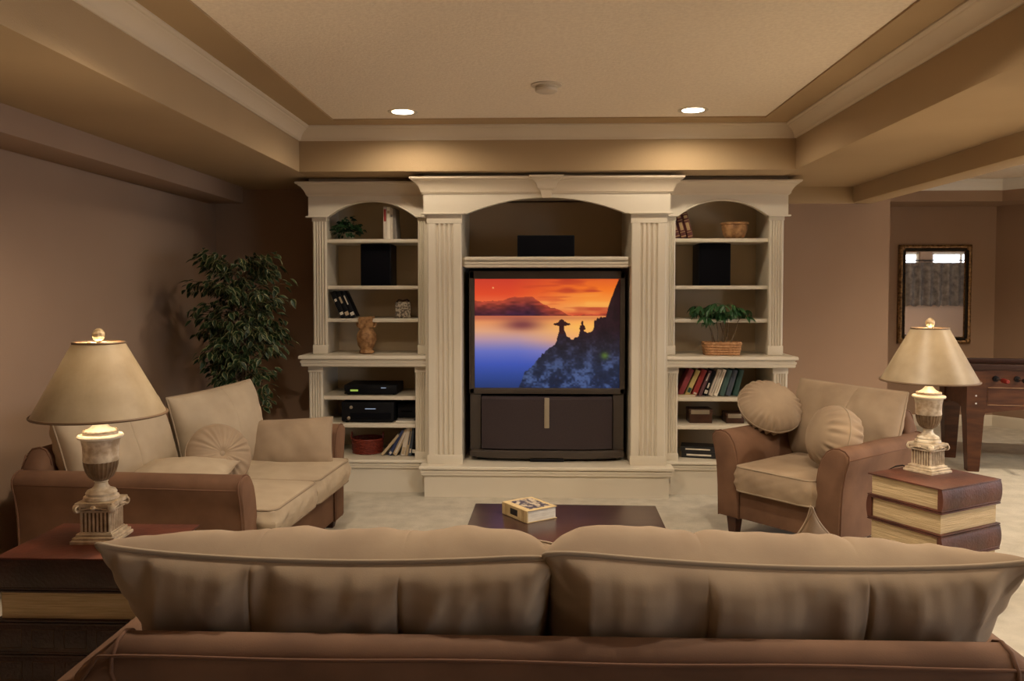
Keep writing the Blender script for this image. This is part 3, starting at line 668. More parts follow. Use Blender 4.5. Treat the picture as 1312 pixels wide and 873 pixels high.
# lower right shelves
RB = 'books leaning on the upper lower-right shelf'
for x, w_, h_, ry, col, bnd, lb in [
    (1.000, .034, .200, 24, 'crimson', None, 'wide crimson book leaning at the left end of the lower right row'),
    (1.048, .030, .195, 24, 'yellow', ('green', [(.12, .30, .7)]), 'yellow book with a green patch in the lower right row'),
    (1.098, .034, .195, 22, 'red', ('ivory', [(.05, .11, .6)]), 'bright red book between the yellow and the plum book'),
    (1.140, .022, .190, 22, 'plum', ('ivory', [(.6, .9, .3)]), 'slim plum book right of the bright red book'),
    (1.172, .026, .190, 20, 'black', ('ivory', [(.08, .22, .8), (.3, .5, .4)]), 'black book with white marks in the lower right row'),
    (1.212, .030, .195, 20, 'white', ('grey', [(.1, .9, .15)]), 'white book right of the black one in the lower right row'),
    (1.248, .026, .195, 19, 'ivory', ('tanb', [(.1, .9, .2)]), 'second white book, just before the teal one in the lower right row'),
    (1.290, .034, .190, 18, 'teal', None, 'teal book leaning behind the round pillow'),
    (1.335, .034, .188, 16, 'slate', None, 'slate book second from the right in the lower right row'),
    (1.385, .034, .188, 14, 'green', None, 'dark green book at the right end of the lower right row')]:
    book(lb, w_, h_, .14, col, (x, 5.80, .6725), ry=R(ry), band=bnd, group=RB)
fb = thing('book', 'thin tan book lying flat at the left end of the lower right shelf', 'book', (1.03, 5.79, .6722), R(6))
B(-.10, .07, -.035, .0, .0, .003).obj('cover', M['tan'], fb, smooth=0); B(-.097, .067, -.033, -.002, .003, .012).obj('page_block', M['pages'], fb, smooth=0); B(-.10, .07, -.035, 0, .012, .0145).obj('cover', M['tan'], fb, smooth=0)
def wood_box(x0, x1, y0, y1, z0, z1, label):
    t = thing('wooden_box', label, 'box', ((x0 + x1) / 2, (y0 + y1) / 2, z0))
    W(B(x0, x1, y0, y1, z0, z1 - .022, .004), 'case', t, 'boxw'); W(B(x0 - .003, x1 + .003, y0 - .003, y1, z1 - .020, z1, .004), 'lid', t, 'boxw')
    W(B(x0 + .01, x1 - .02, y0 - .006, y0 - .001, z1 - .036, z1 - .006, .001), 'brass_plate', t, 'silver')
wood_box(1.075, 1.235, 5.84, 5.98, .474, .575, 'dark wooden box with a pale metal plate on the middle lower-right shelf')
wood_box(1.335, 1.46, 5.84, 5.98, .474, .548, 'lower dark wooden box half hidden behind the armchair on the middle lower-right shelf')
for z0, dx, lb, col in [(.2335, 0, 'black book at the bottom of the flat pair on the bottom right shelf', 'black'), (.2785, -.008, 'black book on top of the flat pair on the bottom right shelf', 'black')]:
    t = thing('book', lb, 'book', (1.155 + dx, 5.87, z0), R(-12), 'flat black books on the bottom right shelf')
    h = .043 if dx == 0 else .034
    B(-.125, .115, -.075, .08, 0, .004, .001).obj('cover', BC[col], t, smooth=0); B(-.12, .11, -.07, .075, .004, h - .004).obj('page_block', M['pages'], t, smooth=0)
    B(-.125, .115, -.075, .08, h - .004, h, .001).obj('cover', BC[col], t, smooth=0); B(-.125, .115, -.0785, -.073, 0, h, .001).obj('spine', BC[col], t, smooth=0)
    B(-.09, .08, -.080, -.078, h * .35, h * .62).obj('spine_label', BC['ivory'], t, smooth=0)

# ---- foliage
def leaf_geo(L_, w_, fold=.25, droop=.2, margin=True):
    """one leaf along +x: folded at the midrib, with a pale margin (material 1)"""
    g = G(); st = [(0, 0), (.18, .55), (.42, 1.0), (.70, .72), (1.0, 0)]
    for s_ in (-1, 1):
        inner = []; outer = []; mid = []
        for (t, ww) in st:
            z = -droop * L_ * t * t
            mid.append((t * L_, 0, z)); inner.append((t * L_, s_ * ww * w_ * .5 * (.82 if margin else 1), z + ww * w_ * fold * .5 * .7)); outer.append((t * L_, s_ * ww * w_ * .5, z + ww * w_ * fold * .5))
        b = len(g.v); g.v += mid + inner
        for i in range(4):
            f = (b + i, b + i + 1, b + 5 + i + 1, b + 5 + i); g.f.append(f if s_ > 0 else f[::-1]); g.m.append(0)
        if margin:
            b = len(g.v); g.v += inner + outer
            for i in range(4):
                f = (b + i, b + i + 1, b + 5 + i + 1, b + 5 + i); g.f.append(f if s_ > 0 else f[::-1]); g.m.append(1)
    return g
def leaf_mtx(p, yaw, pitch, roll, s_=1.0):
    return Matrix.Translation(p) @ Matrix.Rotation(yaw, 4, 'Z') @ Matrix.Rotation(pitch, 4, 'Y') @ Matrix.Rotation(roll, 4, 'X') @ Matrix.Scale(s_, 4)
def leaves_as_parts(name, proto, mtxs, parent, mats):
    first = proto.obj(name, mats, parent, smooth=0)
    first.matrix_local = mtxs[0]
    for m_ in mtxs[1:]:
        o = first.copy(); COL.objects.link(o); o.parent = parent; o.matrix_local = m_

# small ivy on the left top shelf
iv = thing('ivy_plant', 'small dark bushy plant in a pale pot on the top shelf of the left bookcase', 'plant', (-1.385, 5.96, 1.786))
G().lathe([(.030, 0), (.034, .003), (.044, .05), (.046, .055), (.040, .055), (.036, .04)], 20).obj('pot', M['potw'], iv, smooth=50)
rl = random.Random(4); ms = []; g = G()
for i in range(150):
    a = rl.random() * 2 * PI; r_ = .085 * math.sqrt(rl.random()); z = .062 + .105 * rl.random() * (1 - (r_ / .1) ** 2) + .01
    if rl.random() < .25: z = .03 + .05 * rl.random(); r_ = .05 + .06 * rl.random()
    if i < 90 or True: ms.append(leaf_mtx((r_ * math.cos(a), r_ * math.sin(a) * .9, z), a + rl.uniform(-.8, .8), rl.uniform(-.3, .9), rl.uniform(-.6, .6), rl.uniform(.7, 1.2)))
leaves_as_parts('leaf', leaf_geo(.040, .034, margin=False), ms, iv, [M['leafd']])
for i in range(9):
    a = i * .7; g.tube([(0, 0, .04), (.02 * math.cos(a), .02 * math.sin(a), .09), (.07 * math.cos(a), .06 * math.sin(a), .11 + .004 * i)], .0018, 5)
g.obj('stem', M['leafd'], iv)

# plant with slim trunks in a wicker trough on the right counter
sp = thing('money_tree', 'green leafy plant with slim trunks in a tan wicker trough, right bookcase counter', 'plant', (1.293, 5.83, .964))
wicker_basket(sp, .115, .065, .088, 'wicker', flare=1.12, rows=5, stakes=34, rect=True)
G().box(-.108, .108, -.058, .058, .01, .078).obj('soil', M['soil'], sp, smooth=0)
rl = random.Random(11); ms = []
for i, (bx_, tx, tz, ty) in enumerate([(-.060, -.105, .265, -.02), (-.025, -.040, .30, .02), (.005, .010, .335, -.03), (.030, .060, .29, .02), (.055, .135, .275, -.01), (-.04, -.13, .31, .03), (.02, -.01, .28, .04)]):
    k = Vector((bx_, rl.uniform(-.02, .02), .07)); e = Vector((tx, ty, tz))
    G().tube([k, k.lerp(e, .4) + Vector((.006, 0, .01)), k.lerp(e, .75) + Vector((-.004, 0, .01)), e], [.005, .0042, .0035, .003], 6).obj('trunk', M['bark'], sp)
    for q in range(6):
        a = 2 * PI * q / 6 + rl.random() * 2; ho = .035 + .045 * rl.random()
        hub = e + Vector((ho * math.cos(a), ho * .8 * math.sin(a), rl.uniform(-.005, .045)))
        G().tube([e, e.lerp(hub, .5) + Vector((0, 0, .012)), hub], .0013, 4).obj('petiole', M['leafp'], sp)
        for w2 in range(5):
            yy = a + (w2 - 2) * .55 + rl.uniform(-.15, .15)
            ms.append(leaf_mtx(hub, yy, rl.uniform(.15, .85), rl.uniform(-.3, .3), rl.uniform(.8, 1.25)))
leaves_as_parts('leaf', leaf_geo(.072, .027, .25, .35, margin=False), ms, sp, [M['leafp']])
# ================================================================ CEILING FIXTURES
def downlight(x, y, label, lit=True):
    t = thing('downlight', label, 'ceiling light', (x, y, ZT - .002), group='recessed downlights')
    G().lathe([(.062, .0), (.088, -.004), (.092, -.001), (.092, .0)], 32, cap=False).obj('trim_ring', M['white'], t, smooth=50)
    G().lathe([(.0, .0), (.066, -.0015), (.066, -.003), (.03, -.010), (0, -.012)], 28, cap=False).obj('lens', M['lens'], t, smooth=60)
    l = bpy.data.lights.new('downlight_or_fill', 'SPOT'); l.energy = DOWN_W * 2.0; l.color = DOWN_C; l.spot_size = R(168); l.spot_blend = .5; l.shadow_soft_size = .05
    o = bpy.data.objects.new('downlight_or_fill', l); COL.objects.link(o); o.location = (x, y, ZT - .016); return t
downlight(-.833, 5.04, 'glowing recessed downlight in the ceiling in front of the left bookcase')
downlight(.936, 5.05, 'glowing recessed downlight in the ceiling in front of the right bookcase')
for x in (-.833, .936):      # unseen pair added above the frame, placed to brighten the room
    for y, e, sz in ((2.85, 7.0, 150),):
        l = bpy.data.lights.new('downlight_or_fill', 'SPOT'); l.energy = DOWN_W * e; l.color = DOWN_C; l.spot_size = R(sz); l.spot_blend = .5; l.shadow_soft_size = .05
        o = bpy.data.objects.new('downlight_or_fill', l); COL.objects.link(o); o.location = (x, y, (ZT if y > -.9 else ZS) - .02)
for (x, y) in ((2.03, 1.7), (2.03, 0.2)):      # unseen fill spots added out of frame to brighten the right side
    l = bpy.data.lights.new('passage_fill', 'SPOT'); l.energy = 55 if y > 1 else 15; l.color = DOWN_C; l.spot_size = R(150); l.spot_blend = .6; l.shadow_soft_size = .06
    o = bpy.data.objects.new('passage_fill', l); COL.objects.link(o); o.location = (x, y, ZS - .02)
for (x, y) in ((4.6, 5.6), (6.0, 3.6), (3.6, 3.2)):      # unseen spots added out of frame to brighten the games room
    l = bpy.data.lights.new('games_room_fill', 'SPOT'); l.energy = 190; l.color = DOWN_C; l.spot_size = R(150); l.spot_blend = .6; l.shadow_soft_size = .06
    o = bpy.data.objects.new('games_room_fill', l); COL.objects.link(o); o.location = (x, y, 2.47)
t = thing('smoke_detector', 'round off-white detector on the ceiling between the two downlights', 'detector', (.04, 4.405, ZT - .002))
G().lathe([(.0, 0), (.082, 0), (.082, -.006), (.070, -.010), (.0, -.010)], 36, cap=False).obj('base_plate', M['white'], t, smooth=40)
G().lathe([(.058, -.010), (.060, -.018), (.056, -.020), (.060, -.024), (.058, -.036), (.045, -.042), (0, -.043)], 36, cap=False).obj('cover', M['white'], t, smooth=40)

# ================================================================ TABLE LAMPS
def table_lamp(label, x, y, z, rz):
    t = thing('table_lamp', label, 'lamp', (x, y, z), rz)
    g = B(-.084, .084, -.084, .084, 0, .012, .004); g.box(-.078, .078, -.078, .078, .012, .022, .004); g.box(-.068, .068, -.068, .068, .022, .032, .003)
    g.obj('plinth', M['stone'], t)
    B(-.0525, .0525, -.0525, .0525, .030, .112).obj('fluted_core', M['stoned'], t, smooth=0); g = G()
    for s_ in range(4):
        st = len(g.v)
        for i in range(8):
            xx = -.051 + .102 * i / 7; g.tube([(xx, -.0535, .034), (xx, -.0535, .108)], .0044, 8)
        g.xf(Matrix.Rotation(s_ * PI / 2, 4, 'Z'), st)
    g.box(-.060, .060, -.060, .060, .030, .036, .002)
    g.obj('fluted_block', M['stone'], t, smooth=40)
    g = B(-.066, .066, -.066, .066, .104, .112, .003); g.box(-.070, .070, -.070, .070, .122, .138, .004)
    for sx in (-1, 1):
        for sy in (-1, 1):
            c = Vector((sx * .059, sy * .059, .117)); d = Vector((sx, sy, 0)).normalized(); pth = []
            for k in range(15):
                a = PI * .6 - k * .5; r_ = .0135 * (1 - k / 17); pth.append(c + d * (r_ * math.cos(a) + .004) + Vector((0, 0, r_ * math.sin(a))))
            st = len(g.v); g.tube(pth, [.0065] * 13 + [.005, .003], 7)
            for i in range(st, len(g.v)):   # widen the scroll sideways
                p = Vector(g.v[i]) - c; n_ = Vector((-d.y, d.x, 0)); p += n_ * p.dot(n_) * 1.1; g.v[i] = tuple(c + p)
    for s_ in range(4):
        st = len(g.v); g.lathe([(0, -.008), (.008, -.006), (.011, 0), (.008, .006), (0, .008)], 10, (0, -.071, .122)); g.tube([(-.05, -.066, .114), (-.02, -.068, .120), (.02, -.068, .120), (.05, -.066, .114)], .004, 6)
        g.xf(Matrix.Rotation(s_ * PI / 2, 4, 'Z'), st)
    g.obj('volute_capital', M['stone'], t, smooth=45)
    G().lathe([(.060, .136), (.064, .142), (.062, .150), (.054, .154), (.056, .162), (.050, .170), (.034, .176), (.026, .184), (.022, .196), (.026, .200), (.022, .204)], 32).obj('turned_foot', M['marble'], t, smooth=40)
    prof = [(.022, .202), (.030, .206), (.044, .216), (.055, .234), (.061, .256), (.063, .270)]
    G().lathe(prof, 96, mod=lambda a, z: 1 - .055 * abs(math.sin(12 * a))).obj('gadrooned_cup', M['gadroon'], t, smooth=60)
    G().lathe([(.061, .269), (.064, .274), (.0625, .29), (.064, .32), (.069, .344), (.070, .348)], 32).obj('urn_body', M['marble'], t, smooth=40)
    g = G().lathe([(.070, .347), (.080, .350), (.082, .356), (.078, .361), (.062, .363), (.060, .370), (.050, .378), (.034, .386), (.024, .396), (.0165, .404), (.0165, .424), (.019, .427), (.019, .432), (.012, .434)], 36)
    g.obj('urn_lid', M['ivory'], t, smooth=35)
    G().tube([(.058 * math.cos(2 * PI * k / 40), .058 * math.sin(2 * PI * k / 40), .372 + .0015 * (k % 2)) for k in range(40)], .0045, 6, closed=True).obj('lid_beading', M['marble'], t)
    g = G().lathe([(.016, .430), (.016, .475), (.012, .480)], 16); g.obj('socket', M['brass'], t)
    g = G().lathe([(.012, .478), (.016, .49), (.030, .52), (.032, .54), (.024, .562), (.0, .574)], 20); g.obj('bulb', M['bulb'], t, smooth=60)
    g = G()
    for s_ in (-1, 1): g.tube([(s_ * .012, 0, .432), (s_ * .055, 0, .455), (s_ * .062, 0, .56), (s_ * .040, 0, .65), (0, 0, .664)], .002, 6)
    for k in range(3):
        a = 2 * PI * k / 3 + .4; g.tube([(0, 0, .664), (.092 * math.cos(a), .092 * math.sin(a), .674)], .0016, 5)
    g.obj('harp', M['brass'], t)
    G().lathe([(.237, .428), (.090, .677)], 64, cap=False).obj('lamp_shade', M['shade'], t, smooth=60)
    for nm, r_, z_, w_ in (('shade_trim', .2375, .430, .005), ('shade_trim', .0905, .675, .0042)):
        G().tube([(r_ * math.cos(2 * PI * k / 64), r_ * math.sin(2 * PI * k / 64), z_) for k in range(64)], w_, 6, closed=True).obj(nm, M['trimb'], t)
    G().lathe([(.006, .662), (.010, .670), (.008, .680), (.018, .686), (.023, .696), (.023, .708), (.016, .718), (.006, .724), (0, .725)], 10).obj('finial', M['glass'], t, smooth=20)
    l = bpy.data.lights.new('lamp_bulb_light', 'POINT'); l.energy = LAMP_W; l.color = LAMP_C; l.shadow_soft_size = .03
    o = bpy.data.objects.new('lamp_bulb_light', l); COL.objects.link(o); o.parent = t; o.location = (0, 0, .53)
    for ch in t.children:
        if ch.type == 'MESH': ch.data.transform(Matrix.Diagonal((.86, .86, .96, 1)))
    return t
table_lamp('parchment-shaded table lamp with stone urn base, on the book table at the left', -1.440, 2.635, .60, R(4))
table_lamp('parchment-shaded table lamp with stone urn base, on the book table right of the armchair', 1.762, 3.745, .60, R(30))
tag(G().tube([(1.70, 3.79, .606), (1.67, 3.785, .618), (1.65, 3.81, .608), (1.632, 3.845, .585), (1.64, 3.865, .3), (1.68, 3.92, .006)], .003, 6).obj('lamp_cord', M['black']), 'dark cord trailing from the lamp on the right book table', 'cord')

# ================================================================ BOOK-STACK SIDE TABLES
def book_table(label, loc, rz, wx, wy, kinds, th=.1, dark=False):
    """square stack of oversized books; kinds[i] = side that shows the spine: 'r','f','l','b' (x=right, y=back)"""
    t = thing('side_table', label, 'side table', loc, rz)
    n = len(kinds)
    for i, k in enumerate(kinds):          # from the top down
        z1 = th * (n - i); z0 = z1 - th; c = .007; ins = .014
        hx, hy = wx / 2, wy / 2
        g = G()
        if i == 0: B(-hx, hx, -hy, hy, z1 - c + .001, z1 + .001, .003).obj('table_top', M['leathert'] if dark else M['leather'], t)
        else: g.box(-hx, hx, -hy, hy, z1 - c, z1, .003)
        g.box(-hx, hx, -hy, hy, z0 + .002, z0 + c + .002, .003)
        bw = .022; nseg = 10
        L_ = wy if k in 'rl' else wx; half = wx / 2 if k in 'rl' else wy / 2
        rs = []
        for j in range(25):      # spine runs along local a; bulges outwards, raised bands
            a = -L_ / 2 + L_ * j / 24; band = .004 if (j % 5 in (0,) and 0 < j < 24) else 0
            rs.append([(half - .02, a, z0 + .004)] + [(half - .004 + (bw + band * .6) * math.sin(PI * q / nseg) ** .7 * .40, a, z0 + .003 + (th - .004) * q / nseg) for q in range(nseg + 1)] + [(half - .02, a, z1 - .002)])
        st = len(g.v); g.rings(rs)
        rot = {'r': 0, 'b': 90, 'l': 180, 'f': -90}[k]
        g.xf(Matrix.Rotation(R(rot), 4, 'Z'), st)
        bo = g.obj('book_cover', M['leatherd'] if dark else M['leather'], t, smooth=30)
        g = B(-hx + (ins if k != 'l' else .01), hx - (ins if k != 'r' else .01), -hy + (ins if k != 'f' else .01), hy - (ins if k != 'b' else .01), z0 + c, z1 - c)
        g.obj('page_block', M['pagesb'], bo, smooth=0)
        if not dark or i == 0: continue
        # tooled lines on the spine panels
        g = G()
        for j in (0, 5, 10, 15, 20):
            a0, a1 = -L_ / 2 + L_ * (j + .8) / 24, -L_ / 2 + L_ * (j + 4.2) / 24
            if j == 20: a1 = L_ / 2 - .012
            def sp_(q): return (half - .004 + bw * math.sin(PI * q / nseg) ** .7 * .40 + .0008, z0 + .003 + (th - .004) * q / nseg)
            (xa, za), (xb, zb) = sp_(2), sp_(8)
            g.tube([(xa, a0, za), (xa, a1, za)], .0009, 4); g.tube([(xb, a0, zb), (xb, a1, zb)], .0009, 4)
            for a in (a0, a1): g.tube([(sp_(q)[0], a, sp_(q)[1]) for q in range(2, 9)], .0009, 4)
        g.xf(Matrix.Rotation(R(rot), 4, 'Z')); g.obj('tooled_lines', M['gilt'], bo, smooth=0)
    return t
book_table('dark red side table shaped as a stack of giant books, at the left edge', (-1.425, 2.615, 0), 0, .485, .375, 'fbffbf', dark=True)
book_table('side table shaped as a stack of giant leather books, right of the armchair', (1.745, 3.652, 0), R(29.9), .405, .36, 'fbfbfb')

# ================================================================ COFFEE TABLE AND BOOK
ct_ = thing('coffee_table', 'low dark espresso coffee table on the carpet before the television', 'coffee table', (.110, 3.165, 0), R(-1.2))
B(-.407, .407, -.52, .52, .405, .45, .004).obj('table_top', M['table'], ct_)
g = B(-.38, .38, -.485, -.465, .33, .405); g.box(-.38, .38, .465, .485, .33, .405); g.box(-.38, -.36, -.485, .485, .33, .405); g.box(.36, .38, -.485, .485, .33, .405); g.obj('apron', M['table'], ct_)
for sx in (-1, 1):
    for sy in (-1, 1): B(sx * .375 - .03, sx * .375 + .03, sy * .48 - .03, sy * .48 + .03, 0, .405, .004).obj('leg', M['table'], ct_)
B(-.36, .36, -.45, .45, .12, .145, .004).obj('lower_shelf', M['table'], ct_)
# thick book lying on it: spine along local -x edge
cb = thing('book', 'thick cream book with a printed cover lying on the dark coffee table', 'book', (-.045, 3.372, .4502), math.atan2(.089, .125))
# local x: along the page edge facing the viewer, local y: along the spine (away to the left)
B(0, .153, 0, .19, 0, .003, .001).obj('cover', M['tan'], cb, smooth=0); B(0, .153, 0, .19, .049, .052, .001).obj('cover', M['tan'], cb, smooth=0)
B(-.003, .004, 0, .19, 0, .052, .002).obj('spine', M['tan'], cb, smooth=0)
B(.004, .148, .004, .186, .003, .049).obj('page_block', M['pages'], cb, smooth=0)
B(.025, .135, .02, .17, .0518, .0526).obj('cover_print', M['coverp'], cb, smooth=0, label='printed picture on the cover')
B(-.0036, -.0028, .070, .125, .014, .040).obj('spine_label', BC['black'], cb, smooth=0, label='black title panel')
g = G()
for a in (.022, .032, .150, .160): g.box(-.0036, -.0028, a, a + .005, .002, .050)
g.obj('spine_band', BC['goldf'], cb, smooth=0)

# ================================================================ UPHOLSTERY
def nz(x, y, z=0.0): return noise.noise(Vector((x, y, z)))
def pillow(w_, h_, t_, nu=40, nv=30, px=.42, pz=None, seed=0.0, pinch=.07, pucker=.006, wr=.006, grooves=(), sag=0.0, front=1.0, backt=1.0, ears=0.0, taper=0.0, tex=0.0, inner=0):
    """knife-edge pillow in the local XZ plane (thickness along Y): front and back skins meeting at a piped seam"""
    g = G(); P = {}
    us = [math.sin(PI / 2 * (2 * i / nu - 1)) for i in range(nu + 1)]
    for (gu, dp, wid) in grooves:
        if tex: us += [gu + k for k in (-.03, -.018, -.010, -.005, 0, .005, .010, .018, .03)]
    us = sorted(us); nu = len(us) - 1
    def outline(u, v):
        x = u * w_ / 2 * (1 - pinch * (1 - v * v) * abs(u) ** 3); z = v * h_ / 2 * (1 - pinch * (1 - u * u) * abs(v) ** 3)
        if ears: x += math.copysign(ears, u) * abs(u * v) ** 10; z += math.copysign(ears, v) * abs(u * v) ** 10
        if inner and u * inner > 0:      # full, blunt end where two cushions meet
            z *= 1 - .10 * abs(u) ** 12; x *= 1 + .02 * (1 - v * v)
        else: x *= 1 - taper * (1 - v) / 2
        z -= sag * (1 - u * u) * (.5 + .5 * v)
        return x, z
    for side in (-1, 1):
        for j in range(nv + 1):
            for i in range(nu + 1):
                # denser sampling towards the seam
                u = us[i]; v = math.sin(PI / 2 * (2 * j / nv - 1))
                x, z = outline(u, v)
                eu, ev = 1 - abs(u), 1 - abs(v)
                prof = (max(0, 1 - (u * u if not (inner and u * inner > 0) else u ** 8))) ** (px if not (inner and u * inner > 0) else .45) * (max(0, 1 - v * v)) ** (pz or px)
                sf_ = (.45 if side < 0 else 1.0) if tex else 1.0
                th = t_ / 2 * prof * (front if side < 0 else backt)
                edge = min(eu * w_, ev * h_)
                if edge > 1e-6:
                    k = math.exp(-edge / (.09 if tex else .055))
                    if ev * h_ < eu * w_: s_ = nz(x * 30 + seed, side * 3.1 + seed + z * 3, .7)
                    else: s_ = nz(z * 26 + seed, side * 5.3 + seed, 3.7)
                    th += sf_ * pucker * s_ * k * 2.0 * min(1, prof * 3)
                    th += wr * nz(x * 5.5 + seed * 3, z * 5.5, side + seed) * min(1, prof * 1.5)
                    th += wr * .7 * nz((x + z * .6) * 14 + seed * 2, (z - x * .3) * 4, side * 2 + seed) * min(1, prof * 1.5)
                    if tex:      # long soft creases running away from the seam, and broad slumps
                        k2 = math.exp(-min(ev, 1.2) * h_ / .16)
                        rdg = 1 - 2.6 * abs(nz(x * 7.5 + z * 2.5 * math.sin(seed) + seed, z * 1.3, side + seed * 2))
                        th += tex * (.020 if side > 0 else .006) * rdg * (.45 + k2) * min(1, prof * 1.6)
                        rd2 = 1 - 2.6 * abs(nz(x * 4 - z * 5 + seed * 4, (x + z) * 2.0, side))
                        th += tex * (.008 if side > 0 else .004) * rd2 * min(1, prof * 1.6)
                    for (gu, dp, wid) in grooves:
                        du = u - gu - (0 if tex else .02 * math.sin(v * 2 + gu * 3))
                        th -= dp * ((.55 if tex else .6) * math.exp(-abs(du) / wid) + (.06 if tex else .4) * math.exp(-(du / (wid * 4)) ** 2)) * (1 if side > 0 else .55) * min(1, prof * 2)
                        th += dp * (.5 if tex else .8) * nz(x * 22 + seed, z * 7 + (x - gu * w_ / 2) * 9, gu * 7 + side) * math.exp(-(du / (wid * 6)) ** 2) * min(1, prof * 2)
                P[(side, i, j)] = (x, side * max(th, 0.0), z)
    idx = {}
    for side in (-1, 1):
        for j in range(nv + 1):
            for i in range(nu + 1):
                rim = i in (0, nu) or j in (0, nv)
                if rim and side > 0: idx[(side, i, j)] = idx[(-1, i, j)]; continue
                idx[(side, i, j)] = len(g.v); g.v.append(P[(side, i, j)])
    for side in (-1, 1):
        for j in range(nv):
            for i in range(nu):
                f = (idx[(side, i, j)], idx[(side, i + 1, j)], idx[(side, i + 1, j + 1)], idx[(side, i, j + 1)])
                g.f.append(f if side < 0 else f[::-1]); g.m.append(0)
    seam = [P[(-1, i, 0)] for i in range(nu)] + [P[(-1, nu, j)] for j in range(nv)] + [P[(-1, nu - i, nv)] for i in range(nu)] + [P[(-1, 0, nv - j)] for j in range(nv)]
    out = [seam[0]]
    for p in seam[1:]:
        if (Vector(p) - Vector(out[-1])).length > .004: out.append(p)
    return g, out
def add_pillow(parent, name, mtx, cm='cush', label=None, pr=.0055, **kw):
    g, seam = pillow(**kw)
    o = g.obj(name, M[cm], parent, smooth=180, label=label); o.matrix_local = mtx
    s_ = G().tube(seam, pr, 7, closed=True).obj('piping', M['pipe'], o, smooth=180)
    return o
def pose(loc, rz=0, rx=0, ry=0):
    return Matrix.Translation(loc) @ Matrix.Rotation(rz, 4, 'Z') @ Matrix.Rotation(rx, 4, 'X') @ Matrix.Rotation(ry, 4, 'Y')
def throw_pillow(label, loc, rz=0, rx=0, ry=0, cm='cush', group=None, **kw):
    t = thing('throw_pillow', label, 'pillow', loc, rz, group, rx, ry)
    g, seam = pillow(**kw); g.obj('pillow_body', M[cm], t, smooth=180); G().tube(seam, .0045, 7, closed=True).obj('piping', M['pipe'], t, smooth=180)
    return t
def round_pillow(label, loc, rz, rx, ry, rad, th, cm='cush', pleats=22, seed=0.0, swirl=0.0, button=True):
    """round pillow, face along -Y: gathered pleats running to a button"""
    t = thing('round_pillow', label, 'pillow', loc, rz, None, rx, ry); g = G()
    NA, NR = 132, 26
    for side in (-1, 1):
        rings = []
        for k in range(NR + 1):
            q = k / NR; r_ = rad * math.sin(q * PI / 2) ** .9 if k else .0005
            s_ = r_ / rad; hgt = th / 2 * (1 - s_ ** 3.0) ** .55 if s_ < 1 else 0
            hgt -= .30 * th / 2 * math.exp(-(s_ / .13) ** 2) if button else 0
            ring = []
            for j in range(NA):
                a = 2 * PI * j / NA + swirl * s_
                amp = (.0085 * math.exp(-((s_ - .70) / .36) ** 2) if button else .016 * math.exp(-((s_ - .93) / .16) ** 2)) * min(1, s_ * 4) * (1 if s_ < .999 else 0)
                wv_ = math.sin(pleats * a + 1.8 * nz(math.cos(a) * 1.5, math.sin(a) * 1.5, seed)) * (.55 + 1.3 * nz(math.cos(a) * 2.6 + seed, math.sin(a) * 2.6, seed))
                y = side * max(0, hgt + amp * wv_ + .006 * nz(r_ * 9 * math.cos(a), r_ * 9 * math.sin(a), seed + side) * (1 - s_ ** 6))
                rr = r_ * (1 + .012 * nz(math.cos(a) * 2, math.sin(a) * 2, seed + 4))
                ring.append((rr * math.cos(a), y, rr * math.sin(a)))
            rings.append(ring)
        g.rings(rings, True, False)
        g.add(rings[0], [tuple(range(NA))])
    g.obj('pillow_body', M[cm], t, smooth=180)
    if button: G().lathe([(0, -.004), (.013, -.003), (.017, .003), (.012, .009), (0, .011)], 20).xf(Matrix.Translation((0, -th * .35 + .0, 0)) @ Matrix.Rotation(R(90), 4, 'X')).obj('button', M['pipe'], t, smooth=60)
    G().tube([(rad * math.cos(2 * PI * j / 60) * (1 + .012 * nz(math.cos(2 * PI * j / 60) * 2, math.sin(2 * PI * j / 60) * 2, seed + 4)), 0, rad * math.sin(2 * PI * j / 60) * (1 + .012 * nz(math.cos(2 * PI * j / 60) * 2, math.sin(2 * PI * j / 60) * 2, seed + 4))) for j in range(60)], .0045, 6, closed=True).obj('piping', M['pipe'], t, smooth=180)
    return t
